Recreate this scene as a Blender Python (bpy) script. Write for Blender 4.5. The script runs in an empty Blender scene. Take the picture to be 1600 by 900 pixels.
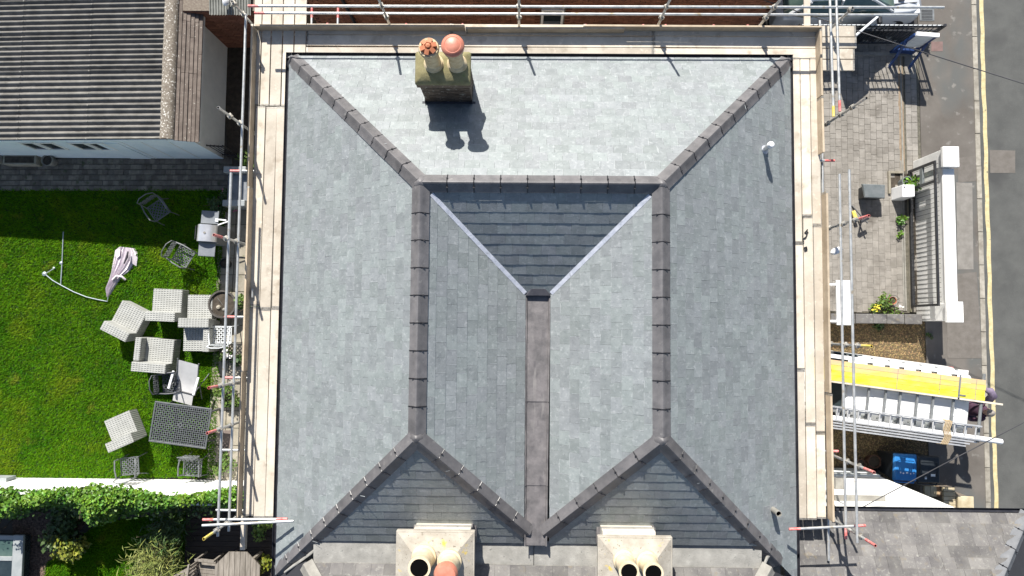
import bpy, math, random
import numpy as np
from mathutils import Vector, Matrix
random.seed(7); rng = np.random.default_rng(7)
S = bpy.context.scene
C = S.collection
R = math.radians

# ------------------------------------------------------------------ camera
F = 1067.0; CAMH = 18.5
def _rx(a): return Matrix.Rotation(a, 3, 'X')
def _ry(a): return Matrix.Rotation(a, 3, 'Y')
def _rz(a): return Matrix.Rotation(a, 3, 'Z')
CM = _rx(0.05520828) @ _ry(0.01068862) @ _rz(0.00826748)
cd = bpy.data.cameras.new('camera'); cam = bpy.data.objects.new('camera', cd); C.objects.link(cam)
cam.matrix_world = Matrix.Translation((0, 0, CAMH)) @ CM.to_4x4()
cd.sensor_width = 36; cd.lens = 36 * F / 1600; cd.clip_start = 0.1; cd.clip_end = 2000
S.camera = cam

# ------------------------------------------------------------------ light
SUN_EL, SUN_AZ = R(41), R(-15)          # azimuth from +Y towards +X
sv = Vector((math.sin(SUN_AZ) * math.cos(SUN_EL), math.cos(SUN_AZ) * math.cos(SUN_EL), math.sin(SUN_EL)))
sd = bpy.data.lights.new('sun', 'SUN'); so = bpy.data.objects.new('sun', sd); C.objects.link(so)
sd.energy = 5.0; sd.angle = R(0.5); sd.color = (1.0, 0.955, 0.88)
so.rotation_euler = (-sv).to_track_quat('-Z', 'Y').to_euler(); so.location = (-10, 30, 40)
W = bpy.data.worlds.new('World'); S.world = W; W.use_nodes = True
nt = W.node_tree; sky = nt.nodes.new('ShaderNodeTexSky'); sky.sky_type = 'NISHITA'; sky.sun_disc = False
sky.sun_elevation = SUN_EL; sky.sun_rotation = SUN_AZ
nt.links.new(sky.outputs[0], nt.nodes['Background'].inputs[0]); nt.nodes['Background'].inputs[1].default_value = 0.075
S.view_settings.view_transform = 'Standard'; S.view_settings.look = 'None'
S.view_settings.exposure = 0.80; S.view_settings.gamma = 1.0

# ------------------------------------------------------------------ helpers
def P(px, py, z=0.0):
    d = CM @ Vector(((px - 800) / F, (450 - py) / F, -1.0)); k = (z - CAMH) / d.z
    return Vector((d.x * k, d.y * k, z))

_mats = {}
def mat(name, c1, c2=None, scale=6.0, rough=0.7, bump=0.0, bscale=None, isl=0.0, spec=0.5, metal=0.0,
        speck=None, speck2=None, stretch=(1, 1, 1), detail=6.0, lo=0.35, hi=0.65, hue=0.0):
    m = bpy.data.materials.new(name); m.use_nodes = True; t = m.node_tree; N = t.nodes.new; L = t.links.new
    b = t.nodes['Principled BSDF']
    g = N('ShaderNodeNewGeometry'); mp = N('ShaderNodeMapping'); L(g.outputs['Position'], mp.inputs[0]); mp.inputs['Scale'].default_value = stretch
    oi = N('ShaderNodeObjectInfo')
    pos = mp.outputs[0]
    if c2 is None: c2 = tuple(x * 1.15 for x in c1)
    n = N('ShaderNodeTexNoise'); n.inputs['Scale'].default_value = scale; n.inputs['Detail'].default_value = detail; n.inputs['Roughness'].default_value = .62
    L(pos, n.inputs['Vector'])
    r = N('ShaderNodeValToRGB'); r.color_ramp.elements[0].position = lo; r.color_ramp.elements[1].position = hi
    r.color_ramp.elements[0].color = (*c1, 1); r.color_ramp.elements[1].color = (*c2, 1); L(n.outputs['Fac'], r.inputs[0])
    col = r.outputs[0]
    def sp(col, s):
        c, sc, th, w, st = s
        mq = N('ShaderNodeMapping'); L(g.outputs['Position'], mq.inputs[0]); mq.inputs['Scale'].default_value = st
        n2 = N('ShaderNodeTexNoise'); n2.inputs['Scale'].default_value = sc; n2.inputs['Detail'].default_value = 4; L(mq.outputs[0], n2.inputs['Vector'])
        mr = N('ShaderNodeMapRange'); mr.inputs[1].default_value = th; mr.inputs[2].default_value = th + w; L(n2.outputs['Fac'], mr.inputs[0])
        mx = N('ShaderNodeMix'); mx.data_type = 'RGBA'; L(mr.outputs[0], mx.inputs[0]); L(col, mx.inputs[6]); mx.inputs[7].default_value = (*c, 1)
        return mx.outputs[2]
    if speck: col = sp(col, speck)
    if speck2: col = sp(col, speck2)
    if isl:
        ad = N('ShaderNodeMath'); ad.operation = 'ADD'; L(oi.outputs['Random'], ad.inputs[0]); L(g.outputs['Random Per Island'], ad.inputs[1])
        fr = N('ShaderNodeMath'); fr.operation = 'FRACT'; L(ad.outputs[0], fr.inputs[0])
        mr = N('ShaderNodeMapRange'); mr.inputs[3].default_value = 1 - isl; mr.inputs[4].default_value = 1 + isl; L(fr.outputs[0], mr.inputs[0])
        hs = N('ShaderNodeHueSaturation'); L(mr.outputs[0], hs.inputs['Value']); L(col, hs.inputs['Color'])
        if hue:
            f2 = N('ShaderNodeMath'); f2.operation = 'MULTIPLY'; f2.inputs[1].default_value = 7.31; L(fr.outputs[0], f2.inputs[0])
            f3 = N('ShaderNodeMath'); f3.operation = 'FRACT'; L(f2.outputs[0], f3.inputs[0])
            m2 = N('ShaderNodeMapRange'); m2.inputs[3].default_value = .5 - hue; m2.inputs[4].default_value = .5 + hue; L(f3.outputs[0], m2.inputs[0]); L(m2.outputs[0], hs.inputs['Hue'])
        col = hs.outputs[0]
    L(col, b.inputs['Base Color'])
    b.inputs['Roughness'].default_value = rough; b.inputs['Metallic'].default_value = metal
    b.inputs['Specular IOR Level'].default_value = spec
    if bump:
        n3 = N('ShaderNodeTexNoise'); n3.inputs['Scale'].default_value = bscale or scale * 4; n3.inputs['Detail'].default_value = 5; L(pos, n3.inputs['Vector'])
        bp = N('ShaderNodeBump'); bp.inputs['Strength'].default_value = bump; bp.inputs['Distance'].default_value = .01
        L(n3.outputs['Fac'], bp.inputs['Height']); L(bp.outputs[0], b.inputs['Normal'])
    _mats[name] = m
    return m

class MB:
    def __init__(s): s.v = []; s.f = []; s.mi = []
    def add(s, vs, fs, mi=0):
        o = len(s.v); s.v += [tuple(v) for v in vs]; s.f += [tuple(i + o for i in f) for f in fs]; s.mi += [mi] * len(fs); return s
    def hexa(s, b, t, mi=0, top=None):
        s.add(list(b) + list(t), [(3, 2, 1, 0), (4, 5, 6, 7), (0, 1, 5, 4), (1, 2, 6, 5), (2, 3, 7, 6), (3, 0, 4, 7)], mi)
        if top is not None: s.mi[-5] = top
        return s
    def box(s, c, d, rot=None, mi=0):
        c = Vector(c); h = [x / 2 for x in d]
        q = [Vector((sx * h[0], sy * h[1], sz * h[2])) for sz in (-1, 1) for sx, sy in ((-1, -1), (1, -1), (1, 1), (-1, 1))]
        if rot is not None: q = [rot @ v for v in q]
        q = [v + c for v in q]
        return s.hexa(q[:4], q[4:], mi)
    def bb(s, x0, x1, y0, y1, z0, z1, mi=0): return s.box(((x0 + x1) / 2, (y0 + y1) / 2, (z0 + z1) / 2), (x1 - x0, y1 - y0, z1 - z0), None, mi)
    def prism(s, poly, z0, z1, mi=0):
        n = len(poly); b = [(p[0], p[1], z0) for p in poly]; t = [(p[0], p[1], z1) for p in poly]
        return s.add(b + t, [tuple(range(n))[::-1], tuple(range(n, 2 * n))] + [(i, (i + 1) % n, n + (i + 1) % n, n + i) for i in range(n)], mi)
    def tube(s, a, b, r, n=8, cap=True, r2=None, mi=0):
        return s.path([a, b], r, n, cap, [r, r if r2 is None else r2], mi)
    def path(s, pts, r, n=8, cap=True, rs=None, mi=0):
        pts = [Vector(p) for p in pts]; rings = []
        for i, p in enumerate(pts):
            d = (pts[min(i + 1, len(pts) - 1)] - pts[max(i - 1, 0)]).normalized()
            u = d.cross(Vector((0, 0, 1)))
            if u.length < 1e-3: u = Vector((1, 0, 0))
            u.normalize(); w = d.cross(u); rr = rs[i] if rs else r
            rings.append([p + (u * math.cos(2 * math.pi * k / n) + w * math.sin(2 * math.pi * k / n)) * rr for k in range(n)])
        vs = [v for q in rings for v in q]; fs = []
        for i in range(len(pts) - 1):
            for k in range(n): a = i * n + k; b = i * n + (k + 1) % n; fs.append((a, b, b + n, a + n))
        if cap: fs += [tuple(range(n))[::-1], tuple(range((len(pts) - 1) * n, len(pts) * n))]
        return s.add(vs, fs, mi)
    def lathe(s, prof, c=(0, 0, 0), n=16, close=True, mi=0):
        vs = []; fs = []
        for r, z in prof:
            for k in range(n): a = 2 * math.pi * k / n; vs.append((c[0] + r * math.cos(a), c[1] + r * math.sin(a), c[2] + z))
        m = len(prof)
        for i in range(m - 1):
            for k in range(n): a = i * n + k; b = i * n + (k + 1) % n; fs.append((a, b, b + n, a + n))
        if close:
            if prof[0][0] > 1e-4: fs.append(tuple(range(n))[::-1])
            if prof[-1][0] > 1e-4: fs.append(tuple(range((m - 1) * n, m * n)))
        return s.add(vs, fs, mi)

def link(o): C.objects.link(o); return o
def mesh(name, mb, mats, smooth=None):
    me = bpy.data.meshes.new(name); me.from_pydata(mb.v, [], mb.f)
    ms = mats if isinstance(mats, (list, tuple)) else [mats]
    for m in ms: me.materials.append(m)
    if len(ms) > 1: me.polygons.foreach_set('material_index', mb.mi)
    if smooth:
        me.polygons.foreach_set('use_smooth', [True] * len(me.polygons)); me.set_sharp_from_angle(angle=R(smooth))
    me.update(); return me
def tag(o, label=None, cat=None, group=None, kind=None):
    if label: o['label'] = label
    if cat: o['category'] = cat
    if group: o['group'] = group
    if kind: o['kind'] = kind
    return o
def thing(name, label, cat, loc=(0, 0, 0), rz=0, group=None):
    o = bpy.data.objects.new(name, None); o.location = loc; o.rotation_euler = (0, 0, rz); o.empty_display_size = .2
    link(o); return tag(o, label, cat, group)
def base(o):
    v = Vector((0, 0, 0))
    while o is not None: v += Vector(o.location); o = o.parent
    return v
def part(name, mb, m, parent=None, world=False, smooth=None, bevel=0, label=None, kind=None, seg=2):
    me = mesh(name, mb, m, smooth); o = bpy.data.objects.new(name, me); link(o)
    if parent is not None:
        o.parent = parent
        if world:
            off = base(parent); me.transform(Matrix.Translation(-off))
    if bevel:
        md = o.modifiers.new('bevel', 'BEVEL'); md.width = bevel; md.segments = seg; md.limit_method = 'ANGLE'; md.angle_limit = R(40)
    return tag(o, label, None, None, kind)
def solo(name, mb, m, label, cat, group=None, **k):
    o = part(name, mb, m, **k); return tag(o, label, cat, group)
def struct(name, mb, m, kind='structure', **k): return part(name, mb, m, kind=kind, **k)
def copy_tree(o, parent=None):
    c = o.copy(); C.objects.link(c)
    if parent is not None: c.parent = parent
    for ch in list(o.children): copy_tree(ch, c)
    return c
def shared(name, me, parent, mtx):
    o = bpy.data.objects.new(name, me); link(o); o.parent = parent
    o.matrix_local = mtx; return o
def fastmesh(name, V, Fq, m, parent=None, kind='stuff', world=True):
    """V (n,3) array, Fq (k,3|4) int array"""
    me = bpy.data.meshes.new(name); n = len(V); k, w = Fq.shape
    me.vertices.add(n); me.vertices.foreach_set('co', np.asarray(V, np.float32).ravel())
    me.loops.add(k * w); me.loops.foreach_set('vertex_index', Fq.astype(np.int32).ravel())
    me.polygons.add(k); me.polygons.foreach_set('loop_start', np.arange(0, k * w, w, dtype=np.int32))
    me.polygons.foreach_set('loop_total', np.full(k, w, dtype=np.int32)); me.update(calc_edges=True)
    me.materials.append(m); o = bpy.data.objects.new(name, me); link(o)
    if parent is not None:
        o.parent = parent
        if world: me.transform(Matrix.Translation(-base(parent)))
    if kind: o['kind'] = kind
    return o
def leaves(centers, size, jit=.35, up=.5):
    """bent leaf quads at centers -> V,F"""
    n = len(centers); c = np.asarray(centers)
    d = rng.normal(size=(n, 3)); d[:, 2] *= .6; d /= np.linalg.norm(d, axis=1)[:, None]
    nn = rng.normal(size=(n, 3)) * (1 - up); nn[:, 2] += up * 2; w = np.cross(d, nn); w /= np.linalg.norm(w, axis=1)[:, None] + 1e-9
    s = (size * (1 + jit * rng.uniform(-1, 1, n)))[:, None]
    V = np.stack([c, c + d * s * .5 + w * s * .36, c + d * s, c + d * s * .5 - w * s * .36], 1).reshape(-1, 3)
    return V, np.arange(4 * n).reshape(n, 4)
def pip(x, y, poly):
    ins = np.zeros(len(x), bool); n = len(poly); j = n - 1
    for i in range(n):
        xi, yi = poly[i]; xj, yj = poly[j]
        c = ((yi > y) != (yj > y)) & (x < (xj - xi) * (y - yi) / (yj - yi + 1e-12) + xi); ins ^= c; j = i
    return ins
def scatter(poly, n):
    a = np.array(poly); lo = a.min(0); hi = a.max(0); out = np.zeros((0, 2))
    while len(out) < n:
        q = rng.uniform(lo, hi, (n, 2)); q = q[pip(q[:, 0], q[:, 1], poly)]; out = np.vstack([out, q])
    return out[:n]
def PP(pts, z=0): return [tuple(P(x, y, z)[:2]) for x, y in pts]

# ------------------------------------------------------------------ materials
SLATE = mat('slate', (.184, .203, .207), (.230, .250, .254), 7.0, .50, .3, 60, isl=.115, spec=.5, hue=.035,
            speck=((.30, .32, .325), 16, .56, .20, (1, 1, 1)), speck2=((.150, .165, .175), 21, .58, .20, (1, 1, 1)))
SLEDGE = mat('slate_edge', (.25, .27, .28), (.36, .385, .39), 8, .7)
OLDSLATE = mat('old_slate', (.095, .090, .090), (.155, .148, .139), 3, .75, .4, 40, isl=.24, speck=((.20, .195, .178), 17, .57, .16, (1, 1, 1)), speck2=((.15, .13, .10), 7, .6, .15, (1, 1, 1)))
DECK = mat('roofing_underlay', (.03, .03, .035))
RIDGE = mat('clay_ridge', (.092, .089, .093), (.140, .134, .137), 5, .5, .2, 50, isl=.19, speck=((.19, .185, .18), 9, .64, .12, (1, 1, 1)))
RCLIP = mat('ridge_clip', (.015, .015, .018), None, 5, .4)
STEEL = mat('galvanised', (.42, .43, .43), (.62, .62, .60), 9, .38, .1, 60, metal=.55, isl=.08, speck=((.40, .33, .22), 7, .62, .1, (1, 1, 1)))
TUBER = mat('red_tube', (.55, .09, .08), (.70, .30, .28), 14, .5)
TUBEY = mat('yellow_tube', (.70, .50, .03), (.72, .62, .25), 10, .5)
COUP = mat('coupler_steel', (.22, .20, .17), (.42, .40, .36), 20, .5, metal=.6, isl=.2)
BOARD = mat('scaffold_board', (.45, .395, .32), (.60, .545, .46), 1.6, .8, .3, 30, isl=.17, stretch=(1, 1, 1),
            speck=((.33, .275, .21), 4.2, .58, .2, (1, 1, 1)), speck2=((.68, .60, .50), 11, .60, .18, (1, 1, 1)))
TOE = mat('toe_board', (.36, .285, .20), (.52, .43, .32), 2.5, .8, .25, 30, isl=.12)
LEAD = mat('lead', (.100, .095, .097), (.175, .163, .165), 4.0, .5, .3, 25, isl=.06, speck=((.085, .08, .085), 7, .56, .2, (1.6, .5, 1)), speck2=((.21, .20, .195), 3, .60, .16, (3, .6, 1)))
LEADD = mat('dark_lead', (.035, .035, .045), (.06, .06, .07), 6, .5)
GRP = mat('pale_trim', (.42, .45, .52), (.60, .62, .69), 9, .45, .3, 30, speck=((.33, .35, .38), 14, .6, .15, (1, 1, 1)))
GUT = mat('black_gutter', (.016, .017, .022), (.03, .03, .036), 7, .35)
CONC = mat('weathered_cement', (.235, .23, .212), (.34, .33, .305), 4.5, .85, .4, 45, speck=((.38, .375, .345), 9, .6, .15, (1, 1, 1)), speck2=((.17, .17, .16), 18, .63, .1, (1, 1, 1)))
CROWN = mat('chimney_cement', (.30, .27, .225), (.41, .38, .325), 5, .9, .5, 50, speck=((.16, .14, .11), 26, .64, .06, (1, 1, 1)), speck2=((.52, .38, .07), 6, .64, .10, (1, 1, 1)))
FLAUN = mat('lichen_mortar', (.17, .15, .070), (.27, .24, .125), 6, .9, .5, 40, speck=((.20, .21, .08), 12, .6, .15, (1, 1, 1)))
POTB = mat('buff_pot', (.44, .34, .20), (.62, .52, .34), 8, .8, .3, 40, speck=((.20, .17, .11), 10, .6, .2, (1, 1, 1)))
POTC = mat('cream_pot', (.56, .46, .30), (.70, .60, .42), 6, .7, .1, 40)
TERR = mat('terracotta', (.46, .155, .10), (.56, .23, .16), 7, .45, .1, 40)
TERRO = mat('orange_terracotta', (.38, .12, .05), (.52, .20, .10), 7, .7)
BROWNP = mat('brown_pot', (.09, .045, .03), (.14, .075, .05), 8, .8)
SOOTSHADE = mat('soot_and_shade', (.004, .004, .004), None, 5, 1.0, spec=0.0)  # soot of the flues, also painted shade inside open pipe and tube ends
CHBRICK = mat('chimney_brick', (.09, .062, .042), (.16, .12, .085), 9, .9, .4, 50, isl=.28, speck=((.32, .29, .24), 14, .60, .1, (1, 1, 1)))
BRICK = mat('red_brick', (.17, .065, .038), (.26, .11, .065), 6, .9, .3, 60, isl=.25)
MORTAR = mat('mortar', (.13, .10, .08), (.22, .19, .15), 20, .9)
CREAM = mat('cream_render', (.55, .50, .42), (.66, .62, .54), 3, .9)
WHITE = mat('white_paint', (.78, .78, .76), (.86, .86, .84), 2, .6, .1, 30)
WHITED = mat('white_weathered', (.72, .72, .70), (.84, .84, .82), 4, .7, .1, 30, speck=((.45, .44, .40), 16, .68, .08, (1, 1, 1)))
BLUEREN = mat('pale_blue_render', (.66, .76, .82), (.76, .84, .89), 2.5, .8, .15, 30, speck=((.60, .68, .72), 6, .62, .15, (1, 1, 1)))
GREYREN = mat('grey_render', (.66, .70, .71), (.78, .81, .81), 2.0, .85, .2, 30)
CORR = mat('fibre_cement', (.105, .10, .09), (.175, .167, .152), 3.5, .9, .4, 50, isl=.08, speck=((.24, .23, .205), 10, .6, .2, (.4, 1, 1)), speck2=((.06, .055, .05), 13, .62, .15, (.4, 1, 1)))
CORR2 = mat('ribbed_sheet', (.15, .155, .14), (.24, .245, .225), 5, .8)
RIDGECEM = mat('lichened_ridge', (.15, .125, .10), (.24, .21, .17), 12, .95, .6, 60, speck=((.62, .60, .55), 22, .58, .07, (1, 1, 1)))
TILE = mat('brown_tile', (.105, .083, .070), (.165, .135, .115), 6, .9, .4, 40, isl=.16, speck=((.45, .43, .38), 24, .66, .06, (1, 1, 1)))
GLASSD = mat('dark_glass', (.02, .03, .035), (.035, .05, .055), 3, .06, spec=.8)
GLASSG = mat('green_glass', (.05, .09, .08), (.10, .15, .13), 2, .06, spec=.8)
DARKW = mat('dark_frame', (.04, .04, .045))
GREYFR = mat('grey_frame', (.26, .285, .29), (.34, .36, .36), 4, .5)
LAWNB = mat('lawn_soil', (.012, .040, .002), (.026, .066, .004), 1.6, .95, .6, 30)
GRASS = mat('grass_blade', (.034, .122, .003), (.092, .205, .004), 1.1, .85, isl=.34, spec=.06, hue=.018, speck2=((.135, .20, .008), .7, .55, .2, (1, 1, 1)), speck=((.14, .185, .015), 2.3, .62, .12, (1, 1, 1)), lo=.3, hi=.7)
SETT = mat('path_sett', (.125, .105, .083), (.205, .178, .145), 5, .9, .4, 40, isl=.28, speck=((.06, .08, .03), 4, .6, .12, (1, 1, 1)))
JOINT = mat('joint_sand', (.075, .07, .055), (.14, .13, .10), 12, .95)
PAVER = mat('block_paver', (.195, .180, .158), (.285, .265, .238), 2.4, .9, .4, 45, isl=.08, speck=((.145, .130, .112), 1.5, .58, .14, (1, 1, 1)), speck2=((.36, .33, .30), 11, .60, .2, (1, 1, 1)))
SLABM = mat('stone_slab', (.24, .215, .165), (.36, .33, .27), 3, .9, .4, 40, isl=.15, speck=((.13, .14, .06), 5, .6, .15, (1, 1, 1)))
ASPH = mat('asphalt', (.070, .072, .069), (.098, .100, .095), 1.4, .9, .5, 90, speck=((.13, .13, .125), 55, .60, .1, (1, 1, 1)), speck2=((.056, .057, .056), .55, .56, .12, (1, 1, 1)))
PAVT = mat('pavement_tarmac', (.100, .089, .078), (.150, .136, .121), .9, .9, .5, 80, speck=((.105, .107, .102), .45, .54, .06, (1, .5, 1)), speck2=((.21, .20, .182), 4, .62, .12, (1, 1, 1)))
PATCHL = mat('pale_patch', (.18, .168, .15), (.24, .225, .205), 5, .9, .4, 60)
PATCHB = mat('brown_patch', (.125, .112, .098), (.16, .145, .13), 5, .9, .4, 60)
PATCHR = mat('red_patch', (.15, .10, .09), (.20, .13, .12), 5, .9)
KERB = mat('kerb_stone', (.22, .20, .165), (.36, .335, .285), 5, .9, .4, 40, isl=.18)
YELLOW = mat('road_paint', (.45, .38, .20), (.58, .50, .29), 9, .8, speck=((.14, .14, .12), 12, .64, .08, (1, 1, 1)))
GRAVB = mat('gravel_bed', (.075, .055, .028), (.12, .09, .05), 25, .95)
GRAV = mat('gravel_stone', (.12, .080, .035), (.27, .19, .09), 30, .85, isl=.5, hue=.02)
BASEM = mat('earth', (.07, .065, .055), (.11, .10, .085), .6, .95)
SOIL = mat('soil', (.035, .028, .02), (.075, .06, .045), 8, .95, .6, 30)
BARK = mat('bark_mulch', (.07, .045, .032), (.17, .12, .09), 18, .95, .8, 50, isl=.4)
DECKW = mat('dark_deck', (.022, .017, .014), (.045, .035, .03), 6, .75, .2, 40, isl=.2, stretch=(.3, 3, 1))
GREYW = mat('weathered_wood', (.17, .15, .125), (.29, .26, .225), 5, .85, .3, 40, isl=.15, stretch=(3, .4, 1))
BLACKM = mat('black_metal', (.02, .021, .024), (.035, .036, .04), 10, .45)
GREYM = mat('grey_metal', (.14, .15, .155), (.20, .21, .215), 10, .45)
CHAIRM = mat('chair_metal', (.105, .115, .12), (.17, .18, .185), 10, .5)
TABM = mat('table_metal', (.075, .083, .09), (.115, .122, .13), 10, .5)
CHAIRD = mat('dark_chair_metal', (.06, .065, .075), (.10, .105, .115), 10, .4)
SLING = mat('grey_sling', (.50, .50, .50), (.57, .57, .57), 4, .8)
LILAC = mat('lilac_canvas', (.56, .50, .55), (.70, .64, .68), 5, .9, .2, 20)
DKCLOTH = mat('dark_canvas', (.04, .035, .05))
POLEM = mat('pole_metal', (.26, .32, .33), (.36, .41, .42), 6, .5, metal=.3)
BBQS = mat('stainless', (.62, .62, .63), (.74, .74, .75), 5, .28, metal=.6)
BBQG = mat('barbecue_grey', (.15, .165, .185), (.20, .215, .235), 5, .5)
BLUEP = mat('blue_plastic', (.02, .155, .42), (.035, .20, .50), 4, .4)
DKBLUE = mat('dark_plastic', (.02, .03, .05), (.03, .045, .07), 5, .45)
BINP = mat('black_plastic', (.012, .015, .018), (.02, .025, .03), 5, .45)
VANW = mat('van_paint', (.80, .80, .79), (.86, .86, .85), 1.5, .3)
SILVER = mat('silver_paint', (.55, .57, .60), (.64, .66, .69), 1.5, .25, spec=.7)
RUBBER = mat('rubber', (.015, .015, .016))
ALU = mat('aluminium', (.50, .51, .52), (.66, .66, .66), 8, .35, metal=.5)
STAGY = mat('yellow_board', (.66, .60, .02), (.62, .52, .10), 2.2, .6, .1, 40, stretch=(1, 3, 1), speck=((.50, .40, .16), 5, .62, .12, (.5, 3, 1)))
STAGM = mat('worn_yellow_board', (.64, .57, .06), (.62, .46, .20), 2.2, .6, .1, 40, stretch=(1, 3, 1))
STAGO = mat('worn_orange_board', (.62, .50, .18), (.58, .40, .24), 2.2, .6, .1, 40, stretch=(1, 3, 1))
BUFFB = mat('buff_coping', (.36, .30, .19), (.50, .43, .30), 6, .9, .3, 40, isl=.2)
ROPE = mat('rope', (.33, .25, .15), (.45, .35, .22), 40, .9)
SKIN = mat('skin', (.50, .30, .21), (.55, .34, .25), 8, .5)
HAIR = mat('grey_hair', (.20, .18, .16), (.32, .29, .26), 40, .7)
MAROON = mat('maroon_cloth', (.045, .018, .035), (.085, .04, .07), 8, .9, .3, 30)
NAVY = mat('navy_cloth', (.018, .02, .035), (.035, .038, .06), 8, .9)
PURPLE = mat('purple_cloth', (.14, .11, .17), (.19, .155, .22), 8, .9)
SIGNBL = mat('sign_blue', (.010, .035, .13), (.016, .05, .17), 6, .5)
SIGNG = mat('sign_grey', (.60, .63, .65), (.70, .73, .74), 6, .4)
BOXG = mat('box_grey', (.13, .15, .155), (.185, .20, .205), 7, .45)
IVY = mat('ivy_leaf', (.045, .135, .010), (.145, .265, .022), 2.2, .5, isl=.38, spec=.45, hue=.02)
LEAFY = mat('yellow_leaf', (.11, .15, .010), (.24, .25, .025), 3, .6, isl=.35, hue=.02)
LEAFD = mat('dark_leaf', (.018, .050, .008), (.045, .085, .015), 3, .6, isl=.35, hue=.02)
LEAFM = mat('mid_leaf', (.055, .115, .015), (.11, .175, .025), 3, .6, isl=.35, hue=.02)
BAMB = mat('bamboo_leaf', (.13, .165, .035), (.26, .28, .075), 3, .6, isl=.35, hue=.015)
STEMM = mat('stem', (.06, .045, .025), (.10, .075, .045), 9, .9)
FLOWW = mat('white_petal', (.75, .72, .70), (.82, .80, .78), 9, .7)
FLOWY = mat('yellow_petal', (.70, .58, .04), (.75, .65, .08), 9, .7)
FLOWP = mat('pink_petal', (.55, .12, .22), (.62, .2, .3), 9, .7)
CABLE = mat('cable', (.05, .05, .055))
PAPER = mat('white_plastic', (.74, .75, .77), (.82, .83, .84), 5, .4)
SILL = mat('stone_sill', (.20, .19, .17), (.28, .27, .24), 6, .8)

def wicker(name, c1, c2, freq):
    m = mat(name, c1, c2, 5, .7); t = m.node_tree; N = t.nodes.new; L = t.links.new
    tc = N('ShaderNodeTexCoord'); w = N('ShaderNodeTexWave'); w.bands_direction = 'X'; w.inputs['Scale'].default_value = freq; L(tc.outputs['Object'], w.inputs[0])
    w2 = N('ShaderNodeTexWave'); w2.bands_direction = 'Y'; w2.inputs['Scale'].default_value = freq * 1.5; L(tc.outputs['Object'], w2.inputs[0])
    a = N('ShaderNodeMath'); a.operation = 'MAXIMUM'; L(w.outputs['Fac'], a.inputs[0]); L(w2.outputs['Fac'], a.inputs[1])
    bp = N('ShaderNodeBump'); bp.inputs['Strength'].default_value = .8; bp.inputs['Distance'].default_value = .02; L(a.outputs[0], bp.inputs['Height'])
    b = t.nodes['Principled BSDF']; src = b.inputs['Base Color'].links[0].from_socket; mx = N('ShaderNodeMix'); mx.data_type = 'RGBA'; mx.blend_type = 'MULTIPLY'
    mr = N('ShaderNodeMapRange'); mr.inputs[1].default_value = .75; mr.inputs[2].default_value = .25; L(a.outputs[0], mr.inputs[0]); L(mr.outputs[0], mx.inputs[0]); L(src, mx.inputs[6]); mx.inputs[7].default_value = (.80, .80, .79, 1); L(mx.outputs[2], b.inputs['Base Color'])
    L(bp.outputs[0], t.nodes['Principled BSDF'].inputs['Normal']); return m
WICK = wicker('pale_wicker', (.33, .335, .315), (.40, .405, .385), 4.2)

# ------------------------------------------------------------------ ground and setting
g = MB(); g.add([(-300, -300, -.04), (300, -300, -.04), (300, 300, -.04), (-300, 300, -.04)], [(0, 1, 2, 3)]); struct('ground', g, BASEM)
XP, XK0, XK1 = 10.93, 12.40, 12.53
def sheet(name, poly, z, m, thick=.03, kind='structure'):
    return struct(name, MB().prism(poly, z - thick, z), m, kind=kind)
sheet('pavement', [(XP + .0, -60), (XK0, -60), (XK0, 60), (XP, 60)], 0.0, PAVT)
sheet('road', [(XK1 + .0, -120), (120, -120), (120, 120), (XK1, 120)], -.02, ASPH, .015)
st = struct('kerb', MB().bb(XK0 + .01, XK1 - .01, -40, 40, -.05, -.006), JOINT)
kb = mesh('kerb_stone', MB().bb(-.064, .064, -.44, .44, -.09, .0), KERB)
for i in range(34):
    y = -14 + i * .9 + .0; o = shared('kerb_stone', kb, st, Matrix.Translation((XK0 / 2 + XK1 / 2, y, .012 + random.uniform(-.004, .006))))
# worn yellow line, hand-laid edge
yl = MB(); ys = np.linspace(-40, 40, 260)
for i in range(len(ys) - 1):
    e = [.012 * math.sin(k * 1.7) + .008 * math.sin(k * .61) for k in (i, i + 1)]
    yl.add([(12.63 + e[0], ys[i], -.016), (12.74 + e[0] * .6, ys[i], -.016), (12.74 + e[1] * .6, ys[i + 1], -.016), (12.63 + e[1], ys[i + 1], -.016)], [(0, 1, 2, 3)])
struct('road_marking', yl, YELLOW)
sheet('pavement_patch', PP([(1494, 285), (1519, 286), (1521, 421), (1496, 421)]), .004, PATCHL, .003)
sheet('pavement_patch', PP([(1455, 65), (1473, 65), (1473, 80), (1455, 80)]), .004, PATCHR, .003)
sheet('pavement_patch', PP([(1497, 247), (1525, 243), (1526, 283), (1497, 285)]), .004, PATCHB, .003)
sheet('pavement_patch', PP([(1480, 430), (1526, 425), (1534, 560), (1480, 560)]), .004, PATCHB, .003)
sheet('road_patch', PP([(1547, 234), (1587, 235), (1587, 270), (1548, 270)]), -.016, PATCHB, .003)
dc = struct('drain_cover', MB().bb(-.2, .2, -.17, .17, 0, .012), GREYM); dc.location = P(1448, 23, 0)
for k in range(7): part('drain_slot', MB().bb(-.15, .15, -.14 + k * .042, -.12 + k * .042, .012, .016), RUBBER, dc)
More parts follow.
